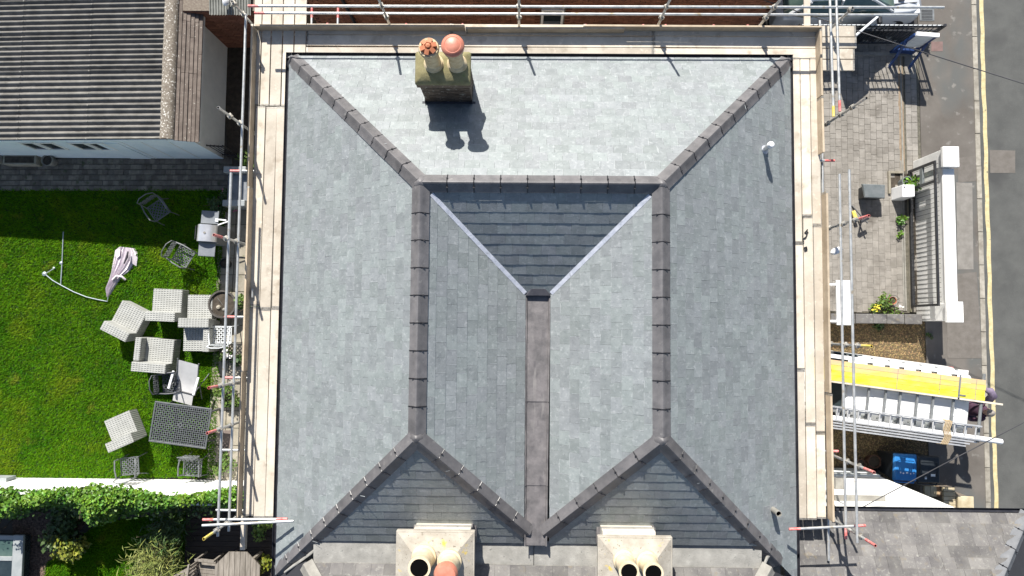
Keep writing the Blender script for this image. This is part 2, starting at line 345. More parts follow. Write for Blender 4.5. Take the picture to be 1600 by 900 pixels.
# lawn
LAWN = PP([(-60, 297), (356, 297), (345, 420), (342, 600), (336, 746), (-60, 748)])
struct('lawn', MB().prism(LAWN, -.03, 0.0), LAWNB)
def grass(name, poly, n, h=.05):
    q = scatter(poly, n); a = rng.uniform(0, 2 * np.pi, n); l = h * rng.uniform(.6, 1.5, n); w = rng.uniform(.008, .016, n)
    dx, dy = np.cos(a), np.sin(a); ln = rng.uniform(.5, 1.5, n) * l
    V = np.stack([np.stack([q[:, 0] - dy * w, q[:, 1] + dx * w, np.zeros(n)], 1), np.stack([q[:, 0] + dy * w, q[:, 1] - dx * w, np.zeros(n)], 1),
                  np.stack([q[:, 0] + dx * ln, q[:, 1] + dy * ln, l], 1)], 1).reshape(-1, 3)
    o = fastmesh(name, V, np.arange(3 * n).reshape(n, 3), GRASS)
    return tag(o, 'short green lawn grass growing across the garden' if name == 'grass' else None, None)
tag(grass('grass', LAWN, 150000, .045), 'bright green mown lawn behind the white garden wall', 'grass', None, 'stuff')
# brick path (setts)
pt = struct('path', MB().prism(PP([(-60, 246), (363, 243), (363, 298), (-60, 298)]), -.04, -.008), JOINT)
sm = [mesh('path_sett', MB().bb(-.077, .077, -.066, .066, -.02, .012), SETT)]
rows = 6; n = 0
for j in range(rows):
    for i in range(46):
        a = P(3 + (i + (j % 2) * .4) * 8.1, 248.5 + j * 8.4 + 4, 0)
        if a.x > P(360, 260).x: continue
        shared('path_sett', sm[0], pt, Matrix.Translation((a.x, a.y, random.uniform(-.004, .004))) @ Matrix.Rotation(random.gauss(0, .03), 4, 'Z') @ Matrix.Diagonal((random.uniform(.85, 1.02), .97, 1, 1)))
# alley and patio
sheet('alley', PP([(345, 20), (420, 20), (420, 246), (355, 246)]), -.005, SOIL)
pa = struct('patio', MB().prism(PP([(345, 299), (420, 299), (420, 752), (337, 752), (343, 600), (346, 420)]), -.04, -.008), JOINT)
sl = mesh('patio_slab', MB().bb(-.22, .22, -.22, .22, -.02, .012), SLABM)
for j in range(18):
    for i in range(3):
        a = P(350, 306, 0) + Vector((.13 + i * .46 - j * .008, -.1 - j * .46, 0))
        if a.y < P(340, 745).y: continue
        shared('patio_slab', sl, pa, Matrix.Translation((a.x, a.y, random.uniform(-.005, .005))) @ Matrix.Rotation(random.gauss(0, .012), 4, 'Z'))
# block drive with pavers
DRV = [(5.2, P(1300, 489).y), (XP - .01, P(1440, 489).y), (XP - .01, P(1440, 58).y), (5.2, P(1300, 58).y)]
dv = struct('driveway', MB().prism(DRV, -.05, -.006), JOINT)
pw, ph = .158, .21
pms = [mesh('paver', MB().bb(-pw / 2 + .0025, pw / 2 - .0025, -hh / 2 + .0025, hh / 2 - .0025, -.03, .008), PAVER) for hh in (.21, .15, .26)]
pv = []; x = 7.9; ci = 0
xt = P(1413, 300).x
while x < XP - .08:
    if xt - .07 < x < xt + .09: x = xt + .16
    y = DRV[0][1] + .02 + random.uniform(0, .12)
    while y < DRV[2][1] - .12:
        k = random.choices((0, 1, 2), (5, 3, 2))[0]; h = (.21, .15, .26)[k]
        pv.append((x, y + h / 2, k)); y += h
    x += pw
pv = [q for q in pv if q[1] < DRV[2][1] - .1]
def hid(q): return q[0] > XP - .55 and q[1] < P(1400, 250).y
pv.sort(key=lambda q: (hid(q), q[1] > P(1400, 80).y, abs(q[1] - 2.5) + abs(q[0] - 9)))
rest = MB()
for i, (x, y, k) in enumerate(pv):
    hh = (.21, .15, .26)[k]; dz = random.uniform(-.004, .004); rz = random.gauss(0, .012)
    if i < 300: shared('paver', pms[k], dv, Matrix.Translation((x, y, dz)) @ Matrix.Rotation(rz, 4, 'Z'))
    else: rest.box((x, y, -.011 + dz), (pw - .008, hh - .008, .038), _rz(rz))
if rest.v: part('paver', rest, PAVER, dv, kind='stuff')
# gravel drive
GP = [(5.2, P(1300, 500).y), (XP - .02, P(1450, 500).y), (XP - .02, -6.3), (5.2, -6.3)]
struct('gravel_drive', MB().prism(GP, -.05, -.01), GRAVB)
def pebbles(name, poly, n, r, m, label, z=-.01):
    q = scatter(poly, n); oc = np.array([(1, 0, 0), (-1, 0, 0), (0, 1, 0), (0, -1, 0), (0, 0, 1), (0, 0, -1)], float)
    fc = np.array([(0, 2, 4), (2, 1, 4), (1, 3, 4), (3, 0, 4)])
    s = rng.uniform(.6, 1.4, (n, 1, 1)) * r; sq = rng.uniform(.6, 1.3, (n, 1, 3)) * np.array([1, 1, .7]); a = rng.uniform(0, 6.28, n)
    v = oc[None] * sq * s; ca, sa = np.cos(a)[:, None], np.sin(a)[:, None]
    v = np.stack([v[..., 0] * ca - v[..., 1] * sa, v[..., 0] * sa + v[..., 1] * ca, v[..., 2]], -1)
    v += np.concatenate([q, np.full((n, 1), z)], 1)[:, None]
    f = (fc[None] + (np.arange(n) * 6)[:, None, None]).reshape(-1, 3)
    return tag(fastmesh(name, v.reshape(-1, 3), f, m), label, 'gravel', None, 'stuff')
GP2 = [(7.6, GP[0][1]), (XP - .02, GP[1][1]), (XP - .02, -5.0), (7.6, -5.0)]
pebbles('gravel', GP2, 16000, .021, GRAV, 'golden brown gravel spread on the drive under the ladder van')

# ------------------------------------------------------------------ main house
XL, XR, YT, XA, XB, YA, YB = -4.51, 5.19, 5.21, -1.62, 2.29, 2.31, -1.80
ZE, ZR = 5.5, 7.53; TP = (ZR - ZE) / (YT - YA)
VL, VR = .11, .565; ZV = ZR - (VL - XA) * TP; YV = YA - (VL - XA)
YG = -3.86; ZG = ZR - (YB - YG) * TP; YBH = YB - (VL - XA); YC = YB - (XA - XL)
house = thing('house', 'detached house with a new grey slate M shaped hipped roof wrapped in scaffolding', 'house', (.34, .4, 0))
part('wall', MB().bb(XL + .25, XR - .25, -9, YT - .25, 0, 5.38), CREAM, house, True)
slopes = {
 'west':  [(XL, YT, ZE), (XL, YC, ZE), (XA, YB, ZR), (XA, YA, ZR)],
 'east':  [(XR, YC, ZE), (XR, YT, ZE), (XB, YA, ZR), (XB, YB, ZR)],
 'north': [(XR, YT, ZE), (XL, YT, ZE), (XA, YA, ZR), (XB, YA, ZR)],
 'inw':   [(VL, YBH, ZV), (VL, YV, ZV), (XA, YA, ZR), (XA, YB, ZR)],
 'ine':   [(VR, YV, ZV), (VR, YBH, ZV), (XB, YB, ZR), (XB, YA, ZR)],
 'inn':   [(VL, YV, ZV), (VR, YV, ZV), (XB, YA, ZR), (XA, YA, ZR)],
 'sw':    [(XA - (YB - YG), YG, ZG), (VL, YG, ZG), (VL, YBH, ZV), (XA, YB, ZR)],
 'se':    [(VR, YG, ZG), (XB + (YB - YG), YG, ZG), (XB, YB, ZR), (VR, YBH, ZV)]}
def clip(poly, box):
    x0, x1, y0, y1 = box
    for ax, lim, sg in ((0, x0, 1), (0, x1, -1), (1, y0, 1), (1, y1, -1)):
        out = []
        for i in range(len(poly)):
            a, b = poly[i], poly[(i + 1) % len(poly)]; da, db = sg * (a[ax] - lim), sg * (b[ax] - lim)
            if da >= 0: out.append(a)
            if (da >= 0) != (db >= 0):
                t = da / (da - db); out.append((a[0] + t * (b[0] - a[0]), a[1] + t * (b[1] - a[1])))
        poly = out
        if len(poly) < 3: return []
    return poly
def pieces(poly3, w, e, lap, t0=0.0, wj=0.0):
    """slates of one slope: list of (clipped polygon in slate-local coords, matrix, full?)"""
    p = [Vector(q) for q in poly3]; o = p[0]; s = (p[1] - p[0]).normalized(); nrm = s.cross(p[2] - p[1]).normalized()
    if nrm.z < 0: nrm = -nrm
    t = nrm.cross(s)
    if t.z < 0: t = -t
    uv = [((q - o).dot(s), (q - o).dot(t)) for q in p]
    u0 = min(a for a, _ in uv); u1 = max(a for a, _ in uv); t1 = max(b for _, b in uv)
    out = []; k = 0
    while k * e + t0 < t1:
        y = k * e + t0; x = u0 - w * (.5 if k % 2 else 0) - random.uniform(0, .02)
        while x < u1:
            ww = w * (1 + random.uniform(-wj, wj)); b = random.uniform(-.004, .004)
            q = clip(uv, (x + .0014, x + ww - .0014, y + b, min(y + e + lap, t1)))
            if q:
                ar = abs(sum(q[i][0] * q[(i + 1) % len(q)][1] - q[(i + 1) % len(q)][0] * q[i][1] for i in range(len(q)))) / 2
                if ar > .0006:
                    loc = [(a - x - ww / 2, c - y) for a, c in q]
                    m = Matrix((( s.x, t.x, nrm.x), (s.y, t.y, nrm.y), (s.z, t.z, nrm.z))).to_4x4()
                    m.translation = o + s * (x + ww / 2) + t * y
                    out.append((loc, m @ Matrix.Rotation(random.gauss(0, .006), 4, 'X') @ Matrix.Rotation(random.gauss(0, .006), 4, 'Y'), ar > (ww - .0028) * (e + lap) * .985, ar))
            x += ww
        k += 1
    return out
def slate_geo(loc, th, raise_, lap_h, hl, chip=None):
    n = len(loc); ext = ([], [])
    if chip and n == 4:
        xs = [a for a, _ in loc]; ys = [b for _, b in loc]
        if max(ys) - min(ys) > .24 and max(xs) - min(xs) > .21:
            xa, xb, yb = min(xs), max(xs), min(ys); q = chip.random()
            st = []
            if q < .62: st.append((xa + .001, xa + chip.uniform(.005, .010), yb + .004, yb + chip.uniform(.08, .197)))
            if q > .50 and q < .72: st.append((xb - chip.uniform(.006, .011), xb - .001, yb + chip.uniform(0, .08), yb + .19))
            if chip.random() < .22: st.append((xa + chip.uniform(0, .1), xb - chip.uniform(0, .1), yb + .001, yb + .009))
            ext = st
    up = lambda y: raise_ - (raise_ - lap_h) * max(0, min(1, y / hl))
    top = [(a, b, up(b)) for a, b in loc]; bot = [(a, b, up(b) - th) for a, b in loc]
    V = top + bot; F_ = [tuple(range(n))] + [(i, n + i, n + (i + 1) % n, (i + 1) % n) for i in range(n)]; M_ = [0] + [1] * n
    for e_ in ext:
        if len(e_) == 4:
            b0 = len(V); V = V + [(e_[0], e_[2], up(e_[2]) + .0016), (e_[1], e_[2], up(e_[2]) + .0016), (e_[1], e_[3], up(e_[3]) + .0016), (e_[0], e_[3], up(e_[3]) + .0016)]; F_ = F_ + [(b0, b0 + 1, b0 + 2, b0 + 3)]; M_ = M_ + [1]
    return V, F_, M_
    return top + bot, [tuple(range(n))] + [(i, n + i, n + (i + 1) % n, (i + 1) % n) for i in range(n)], [0] + [1] * n
def lay(slist, parent, m, em, th=.010, lift=.016, name='slate', keep=300, hl=.25, chip=None):
    ob = base(parent); camp = Vector((0, 0, CAMH)); sc = []
    for q in slist:
        c = q[1].translation; v = camp - c; nz = Vector(q[1].col[2][:3]); sc.append(q[3] * max(0, nz.dot(v)) / v.length ** 3)
    order = sorted(range(len(slist)), key=lambda i: -sc[i]); stuff = MB()
    for r, i in enumerate(order):
        loc, mt, full, ar = slist[i]; vs, fs, mi = slate_geo(loc, th, lift, .005, hl, chip)
        if r < keep:
            mb = MB(); mb.v = vs; mb.f = fs; mb.mi = mi
            o = part(name, mb, [m, em], None); o.parent = parent; o.matrix_local = Matrix.Translation(-ob) @ mt
        else:
            b0 = len(stuff.v); stuff.v += [tuple(mt @ Vector(v)) for v in vs]; stuff.f += [tuple(k + b0 for k in f) for f in fs]; stuff.mi += mi
    if stuff.v: part(name, stuff, [m, em], parent, True, kind='stuff')
sl_all = []; dk = MB()
for nme, poly in slopes.items():
    sl_all += pieces(poly, .25, .20, .05)
    dk.add([(a, b, c - .012) for a, b, c in poly], [(0, 1, 2, 3)])
part('roof_deck', dk, DECK, house, True)
lay(sl_all, house, SLATE, SLEDGE, lift=.0125, chip=random.Random(3))

# ridge and hip tiles
def ridge_run(a, b, drop, parent, step=.45, w=.145, n_tiles=None, start_over=0, name='ridge_tile', m=RIDGE, clips=True):
    a, b = Vector(a), Vector(b); d = (b - a); L = d.length; d.normalize(); side = d.cross(Vector((0, 0, 1))).normalized(); up = side.cross(d)
    if up.z < 0: up = -up
    k = n_tiles or max(1, round(L / step)); st = L / k; jm = MB(); ob = base(parent)
    prof = [(-w, -drop), (-.055, -drop * .30), (-.028, .006), (0, .020), (.028, .006), (.055, -drop * .30), (w, -drop)]
    mt = Matrix((side, d, up)).transposed().to_4x4()
    mb = MB(); l0, l1 = .006, st - .006
    top = [(x, y, z) for y in (l0, l1) for x, z in prof]; bot = [(x * .95, y, z - .022) for y in (l0, l1) for x, z in prof]; n = 7
    mb.v = top + bot; q = []
    for i in range(n - 1):
        q += [(i, i + 1, n + i + 1, n + i), (2 * n + i, 3 * n + i, 3 * n + i + 1, 2 * n + i + 1), (i, 2 * n + i, 2 * n + i + 1, i + 1), (n + i, n + i + 1, 3 * n + i + 1, 3 * n + i)]
    q += [(0, n, 3 * n, 2 * n), (n - 1, 3 * n - 1, 4 * n - 1, 2 * n - 1)]
    mb.f = q; mb.mi = [0] * len(q)
    me = mesh(name, mb, m)
    me.polygons.foreach_set('use_smooth', [True] * len(me.polygons)); me.set_sharp_from_angle(angle=R(50))
    for i in range(k):
        o = shared(name, me, parent, Matrix.Translation(a + d * st * i + up * .035 + Vector((0, 0, random.uniform(-.004, .004))) - ob) @ mt @ Matrix.Rotation(random.gauss(0, .0025), 4, 'Z'))
        if i:
            c = a + d * st * i + up * .033
            for (x0, z0), (x1, z1) in zip(prof[:-1], prof[1:]):
                jm.tube(c + side * x0 + up * (z0 - .002), c + side * x1 + up * (z1 - .002), .011, 5)
            if clips:
                for sx in (-.075, .075): jm.box(c + side * sx + up * (-drop * .45 + .016), (.03, .022, .014))
    if jm.v: part('ridge_joint', jm, RCLIP, parent, True, kind='stuff')
ridge_run((XA, YA, ZR), (XB, YA, ZR), .098, house, n_tiles=9)
ridge_run((XA, YA - .05, ZR), (XA, YB + .05, ZR), .098, house, n_tiles=9)
ridge_run((XB, YA - .05, ZR), (XB, YB + .05, ZR), .098, house, n_tiles=9)
ridge_run((XL + .03, YT - .03, ZE), (XA - .03, YA + .03, ZR - .01), .070, house, n_tiles=10)
ridge_run((XR - .03, YT - .03, ZE), (XB + .03, YA + .03, ZR - .01), .070, house, n_tiles=10)
ridge_run((XL + .04, YC + .04, ZE), (XA - .03, YB - .03, ZR - .01), .070, house, n_tiles=10)
ridge_run((XR - .42, YC + .42, ZE + .27), (XB + .03, YB - .03, ZR - .01), .070, house, n_tiles=9)
ridge_run((VL + .10, YBH - .12, ZV - .07), (XA + .03, YB - .03, ZR - .015), .070, house, n_tiles=6)
ridge_run((VR - .10, YBH - .12, ZV - .07), (XB - .03, YB - .03, ZR - .015), .070, house, n_tiles=6)
for q_ in ((XA, YA), (XB, YA), (XA, YB), (XB, YB)):
    part('hip_cap', MB().lathe([(.165, -.095), (.10, -.015), (.05, .045), (0, .062)], (q_[0], q_[1], ZR), 16), RIDGE, house, True, smooth=60)
# valley trims and lead valley
for a, b in (((XA + .17, YA - .17), (VL, YV)), ((XB - .17, YA - .17), (VR, YV))):
    za = ZR - .17 * TP; p0 = Vector((*a, za + .024)); p1 = Vector((*b, ZV + .024)); d = (p1 - p0).normalized(); s_ = d.cross(Vector((0, 0, 1))).normalized() * .036
    u = Vector((0, 0, .012)); part('valley_trim', MB().hexa([p0 - s_, p1 - s_, p1 + s_, p0 + s_], [p0 - s_ + u, p1 - s_ + u, p1 + s_ + u, p0 + s_ + u]), GRP, house, True)
ysp = [YV + .02, YV - .60 - 1.05, YV - 3.0, YG + .02]
ysp = [YV + .0, P(840, 628, ZV).y, P(840, 760, ZV).y, YG + .0]
for i in range(3):
    y1, y0 = ysp[i], ysp[i + 1]; z = ZV - .055 - i * .012
    x0, x1 = VL + .008, VR - .008
    mb = MB(); xs = [x0, x0 + .02, x0 + .035, x1 - .035, x1 - .02, x1]; zs = [.05, .045, 0, 0, .045, .05]
    ny = 24; 
    for j in range(ny + 1):
        y = y1 + (y0 - y1) * j / ny
        tap = (y - YV) / (YG - YV) * .035
        for k in range(6): mb.v.append((xs[k] - (tap if k > 2 else -tap * .2), y, z + zs[k] + random.uniform(-.005, .005)))
    for j in range(ny):
        for k in range(5): a = j * 6 + k; mb.f.append((a, a + 6, a + 7, a + 1)); mb.mi.append(0)
    part('lead_sheet', mb, LEAD, house, True, smooth=60)
c = Vector(((VL + VR) / 2, YV, ZV))
part('lead_saddle', MB().hexa([c + Vector(v) for v in ((-.24, -.05, -.03), (.24, -.05, -.03), (.17, .10, .02), (-.17, .10, .02))], [c + Vector(v) for v in ((-.22, -.045, .035), (.22, -.045, .035), (.12, .085, .07), (-.12, .085, .07))]), LEADD, house, True, bevel=.01)
# gutters
def gutter(name, a, b, m, parent, r=.062, world=True):
    a, b = Vector(a), Vector(b); d = (b - a).normalized(); s_ = d.cross(Vector((0, 0, 1))); mb = MB(); n = 7
    for ring in (r, r - .008):
        for p in (a, b):
            for k in range(n): t = math.pi * k / (n - 1); mb.v.append(tuple(p + s_ * (ring * math.cos(t)) - Vector((0, 0, ring * math.sin(t)))))
    for k in range(n - 1):
        mb.f += [(k, k + 1, n + k + 1, n + k), (2 * n + k, 3 * n + k, 3 * n + k + 1, 2 * n + k + 1)]
    mb.f += [(0, n, 3 * n, 2 * n), (n - 1, 3 * n - 1, 4 * n - 1, 2 * n - 1)]; mb.mi = [0] * len(mb.f)
    return part(name, mb, m, parent, world)
gutter('gutter', (XL - .035, YT + .09, ZE - .035), (XL - .035, YC - .4, ZE - .035), GUT, house, .058)
gutter('gutter', (XL - .09, YT + .035, ZE - .035), (XR + .09, YT + .035, ZE - .035), GUT, house, .058)
gutter('gutter', (XR + .03, YT + .09, ZE - .035), (XR + .03, YC - .4, ZE - .035), GUT, house, .05)
part('fascia', MB().bb(XL + .03, XR - .03, YT - .01, YT + .012, ZE - .22, ZE - .04).bb(XL - .012, XL + .01, YC - .3, YT, ZE - .22, ZE - .04).bb(XR - .01, XR + .012, YC - .3, YT, ZE - .22, ZE - .04), GUT, house, True)
# cement parapet gutter along the party line
xs = [XL + .85, XA, .30, XB, XR - .82]
for i in range(4):
    mb = MB(); x0, x1 = xs[i] + .006, xs[i + 1] - .006; z = ZG - .03 - (.02 if i % 2 else 0)
    mb.hexa([(x0, YG + .02, z - .2), (x1, YG + .02, z - .2), (x1, YG - .42, z - .25), (x0, YG - .42, z - .25)], [(x0, YG + .02, z), (x1, YG + .02, z), (x1, YG - .42, z - .03), (x0, YG - .42, z - .03)])
    part('cement_gutter', mb, CONC, house, True)
for a, b in (((445, 895), (512, 843)), ((1218, 842), (1195, 880))):
    p0, p1 = P(*a, 5.66), P(*b, 6.08); pts = [p0.lerp(p1, t) + Vector((random.uniform(-.01, .01), random.uniform(-.01, .01), -.02)) for t in np.linspace(0, 1, 6)]
    part('mortar_fillet', MB().path(pts, .04, 6, rs=[.02, .03, .028, .034, .03, .025]), CONC, house, True, smooth=60)

# soil vent pipes
def vent(px, py, z0, z1, r, cap):
    t = P(px, py, z1); mb = MB()
    mb.lathe([(r, z0 - z1 - .1), (r, 0), (r * .8, 0), (r * .8, -.15), (0, -.15)], t, 14)
    o = part('vent_pipe', mb, BBQS if cap else SILL, house, True, smooth=40)
    part('pipe_collar', MB().lathe([(r * 2.0, -.06), (r * 1.7, .0), (r * 1.15, .06), (r * 1.1, .07)], (t.x, t.y, z0), 14), GRP, o, True, smooth=40)
    if cap: part('pipe_cap', MB().lathe([(r * 1.25, -.05), (r * 1.25, 0), (r * .9, .035), (0, .05)], t, 14), PAPER, o, True, smooth=40)
    else: part('pipe_bore', MB().lathe([(r * .79, -.05), (0, -.05)], t, 14), SOOTSHADE, o, True)  # black disc paints the shade inside the open pipe mouth
vent(1205, 226, 5.98, 6.34, .05, True)
vent(1217, 803, 5.75, 6.2, .055, False)

# ---- front chimney
CZ = 7.32; cf = P(703, 161, 6.28).y; cx = (P(664, 160, 6.28).x + P(742, 160, 6.28).x) / 2 - .01
cw, cdp = .84, .47
chim = part('chimney', MB().bb(cx - cw / 2 + .012, cx + cw / 2 - .012, cf + .012, cf + cdp - .012, 5.7, CZ - .13), MORTAR, house, True)
k = 0; bw = (cw + .01) / 4
bmesh_f = mesh('brick', MB().bb(-bw / 2 + .005, bw / 2 - .005, -.05, .05, -.0315, .0315), CHBRICK)
while 5.98 + k * .073 < CZ - .16:
    z = 5.98 + k * .073
    for yy in (cf + .05, cf + cdp - .05):
        for i in range(-1 if k % 2 else 0, 4):
            xx = cx - cw / 2 + (i + .5 + (.5 if k % 2 else 0)) * bw
            half = k % 2 and i in (-1, 3); sc = .47 if half else 1
            if half: xx += bw * .26 * (1 if i == -1 else -1)
            shared('brick', bmesh_f, chim, Matrix.Translation(Vector((xx, yy + random.uniform(-.004, .004), z)) - base(chim)) @ Matrix.Diagonal((sc, 1, 1, 1)))
    for sx in (-1, 1):
        for i in range(2):
            shared('brick', bmesh_f, chim, Matrix.Translation(Vector((cx + sx * (cw / 2 - .052), cf + .14 + i * .19, z)) - base(chim)) @ Matrix.Rotation(math.pi / 2, 4, 'Z') @ Matrix.Diagonal((.85, 1, 1, 1)))
    k += 1
part('brick_course', MB().bb(cx - cw / 2 - .035, cx + cw / 2 + .035, cf - .035, cf + cdp + .035, CZ - .15, CZ - .005), CHBRICK, chim, True, bevel=.008)
fl = MB(); X0, X1, Y0, Y1 = cx - cw / 2 - .045, cx + cw / 2 + .045, cf - .045, cf + cdp + .045
def ringq(i, z): return [(X0 + i, Y0 + i, z), (X1 - i, Y0 + i, z), (X1 - i, Y1 - i, z), (X0 + i, Y1 - i, z)]
r0, r1, r2, r3 = ringq(0, CZ), ringq(-.005, CZ + .04), ringq(.05, CZ + .10), ringq(.15, CZ + .16)
fl.v = r0 + r1 + r2 + r3
for a in (0, 4, 8):
    for i in range(4): fl.f.append((a + i, a + (i + 1) % 4, a + 4 + (i + 1) % 4, a + 4 + i))
fl.f.append((12, 13, 14, 15)); fl.mi = [0] * len(fl.f)
part('flaunching', fl, FLAUN, chim, True, bevel=.03, smooth=50)
zt = 8.13
for px, py, red in ((668, 74, False), (708, 74, True)):
    t = P(px, py, zt); hgt = zt - CZ - .06
    if not red: t.x += .015
    o = part('chimney_pot', MB().lathe([(.165, 0), (.165, .10), (.145, .12), (.15, .16), (.125, .18), (.115, hgt * .75), (.13, hgt * .8), (.155, hgt * .86), (.165, hgt * .93), (.155, hgt), (.115, hgt), (.11, hgt - .1), (0, hgt - .12)], (t.x, t.y, CZ + .06), 20), POTB, chim, True, smooth=40)
    if red:
        part('pot_cowl', MB().lathe([(.12, -.04), (.12, .03), (.17, .035), (.182, .055), (.175, .085), (.13, .11), (.122, .106), (.10, .118), (.05, .13), (0, .132)], (t.x, t.y, zt), 24), TERR, chim, True, smooth=50, label='smooth red dome cowl')
    else:
        mb = MB().lathe([(.11, -.06), (.11, .0), (.06, .01), (.035, .09), (0, .1)], (t.x, t.y, zt), 14)
        for i in range(6):
            a = i * math.pi / 3 + .3; rr = _rz(a); cc = Vector((t.x, t.y, zt + .03)) + rr @ Vector((.085, 0, 0))
            mb.box(cc, (.085, .07, .05), rr @ _ry(.35))
        part('pot_cowl', mb, TERRO, chim, True, smooth=40, label='orange slotted cowl with six fins')
part('lead_flashing', MB().bb(cx - cw / 2 - .06, cx + cw / 2 + .06, cf - .16, cf + .004, 6.20, 6.36), LEADD, chim, True)
# step flashing strips
for sx in (-1, 1):
    mb = MB()
    for i in range(4): 
        y = cf + .02 + i * .13; z = ZE + (YT - y) * TP
        mb.box((cx + sx * (cw / 2 + .006), y, z + .06), (.008, .125, .16))
    part('step_flashing', mb, LEADD, chim, True)

# ---- party wall chimneys
def party_chimney(x0, x1, ytop, xa, xb, yface, pots):
    z = 6.85
    a, b = P(x0, ytop, z), P(x1, ytop, z); y1 = a.y; y0 = y1 - 1.0
    sa, sb = P(xa, yface, 6.4).x, P(xb, yface, 6.4).x; yf = P(xa, yface, 6.4).y
    ch = part('chimney', MB().bb(sa, sb, y0 + .05, yf, 5.6, z - .10), CREAM, house, True)
    cr = MB(); X0, X1 = a.x, b.x
    cr.bb(X0, X1, y0, y1, z - .12, z)
    cr.hexa([(X0 + .02, y0, z), (X1 - .02, y0, z), (X1 - .02, y1 - .02, z), (X0 + .02, y1 - .02, z)], [(X0 + .28, y0 + .3, z + .14), (X1 - .28, y0 + .3, z + .14), (X1 - .28, y1 - .3, z + .14), (X0 + .28, y1 - .3, z + .14)])
    part('chimney_crown', cr, CROWN, ch, True, bevel=.015)
    part('lead_flashing', MB().bb(sa - .06, sb + .08, yf - .32, yf + .05, 6.05, 6.36).bb(sb + .002, sb + .03, yf - .5, yf + .02, 6.1, 6.5), LEAD, ch, True)
    part('mortar_band', MB().bb(sa - .01, sb + .01, yf - .1, yf + .02, z - .32, z - .26), CONC, ch, True)
    for px, py, rr, col, ins in pots:
        t = P(px, py, 7.55); h = .62
        o = part('chimney_pot', MB().lathe([(rr * 1.1, 0), (rr * 1.12, .12), (rr * .95, .15), (rr, .19), (rr * .92, .22), (rr * .9, h * .8), (rr * 1.0, h * .86), (rr * 1.0, h), (rr * .80, h), (rr * .80, h - .012)], (t.x, t.y, 7.55 - h), 22, close=False), POTC, ch, True, smooth=40)
        part('flue_lining', MB().lathe([(rr * .798, h - .012), (rr * .755, h - .45), (0, h - .45)], (t.x, t.y, 7.55 - h), 22), SOOTSHADE, ch, True)
        if ins: part('pot_insert', MB().lathe([(rr * .9, -.12), (rr * 1.05, -.02), (rr * 1.06, .04), (rr * .95, .08), (rr * .90, .12), (rr * .5, .14), (0, .13)], (t.x, t.y, 7.56), 22), TERR, ch, True, smooth=40, label='orange clay cowl on the pot')
    return ch
party_chimney(619, 742, 829, 651, 737, 818, [(655, 888, .18, POTC, False), (697, 896, .18, POTC, True)])
party_chimney(934, 1051, 838, 938, 1018, 821, [(983, 894, .16, POTC, False), (1021, 896, .16, POTC, False)])

# ---- adjoining house roof beyond the cement gutter
adj = thing('adjoining_house', 'older grey slate roof joining the new roof beyond the cement gutter', 'house', (.3, -8, 0))
ya = YG - .42; za = ZG - .06
poly = [(XR - .75, ya, za), (XL + .70, ya, za), (XL + 3.4, ya - 2.9, za + 2.0), (XR - 3.4, ya - 2.9, za + 2.0)]
part('wall', MB().bb(XL + .3, XR - .3, -16, -9.01, 0, 5.3), CREAM, adj, True)
part('roof_deck', MB().add([(a, b, c - .014) for a, b, c in poly], [(0, 1, 2, 3)]).add([(XL - .0, YC - .02, ZE - .06), (XL + .7, ya, za - .1), (XL + 3.4, ya - 2.9, za + 2.), (XL, -12, ZE - .06)], [(0, 1, 2, 3)]).add([(XR - .0, YC - .02, ZE - .06), (XR - .75, ya, za - .1), (XR - 3.4, ya - 2.9, za + 2.), (XR, -12, ZE - .06)], [(0, 1, 2, 3)]), DECK, adj, True)
lay(pieces(poly, .25, .2, .05, 0, .12), adj, OLDSLATE, OLDSLATE)
ridge_run((XR - .70, ya + .05, za + .06), (XR - 3.4, ya - 2.9, za + 2.05), .07, adj, m=SILL)
ridge_run((XL + .72, ya - .0, za + .06), (XL + 3.4, ya - 2.9, za + 2.05), .07, adj, m=SILL)

# ------------------------------------------------------------------ scaffold
ZB = 5.40
scaf = thing('scaffold', 'galvanised tube scaffold with guard rails and toe boards standing round the house', 'scaffold', (.34, 0, 0))
def tb(name, a, b, m=STEEL, r=.0242, n=10, parent=scaf): return part(name, MB().tube(a, b, r, n), m, parent, True, smooth=50)
XSL, XSR, YST = -5.28, 5.98, 5.83
ZR1, ZR2 = 5.78, 6.22
def yat(px, py, z): return P(px, py, z).y
def xat(px, py, z): return P(px, py, z).x
# standards
def standard(x, y, top=6.72, endm=None):
    o = tb('standard', (x, y, 0), (x, y, top))
    if endm: part('tube_end', MB().tube((x, y, top - .32), (x, y, top + .002), .0252, 10), endm, o, True, smooth=50)
    part('tube_bore', MB().tube((x, y, top - .01), (x, y, top + .003), .0195, 10), SOOTSHADE, o, True)  # tube top is closed; black disc paints the shade of its open end
    for z in (5.20, ZR1, ZR2):
        if z < top - .05: part('coupler', MB().box((x, y, z), (.085, .085, .075), _rz(.5)).tube((x - .06, y, z), (x + .06, y, z), .014, 6), COUP, scaf, True, bevel=.012)
for px, py, e in ((367, 168, None), (336, 367, TUBER), (327, 606, TUBER), (338, 677, TUBER), (320, 842, TUBEY)): standard(XSL - .05, yat(px, py, 6.72), 6.72, e)
standard(XSL - .05, yat(396, 14, 6.0), 6.3)
for px, py, e in ((1340, 153, None), (1350, 337, TUBER), (1358, 541, TUBEY), (1361, 738, TUBER), (1328, 852, TUBER)): standard(XSR + .05, yat(px, py, 6.72), 6.72, e)
for px in (608, 811, 1029, 1188): standard(xat(px, 30, 5.5), YST + .05, 6.9)
for px, py in ((1300, 20),): standard(XSR + .05, yat(px, py, 6.1), 6.3)
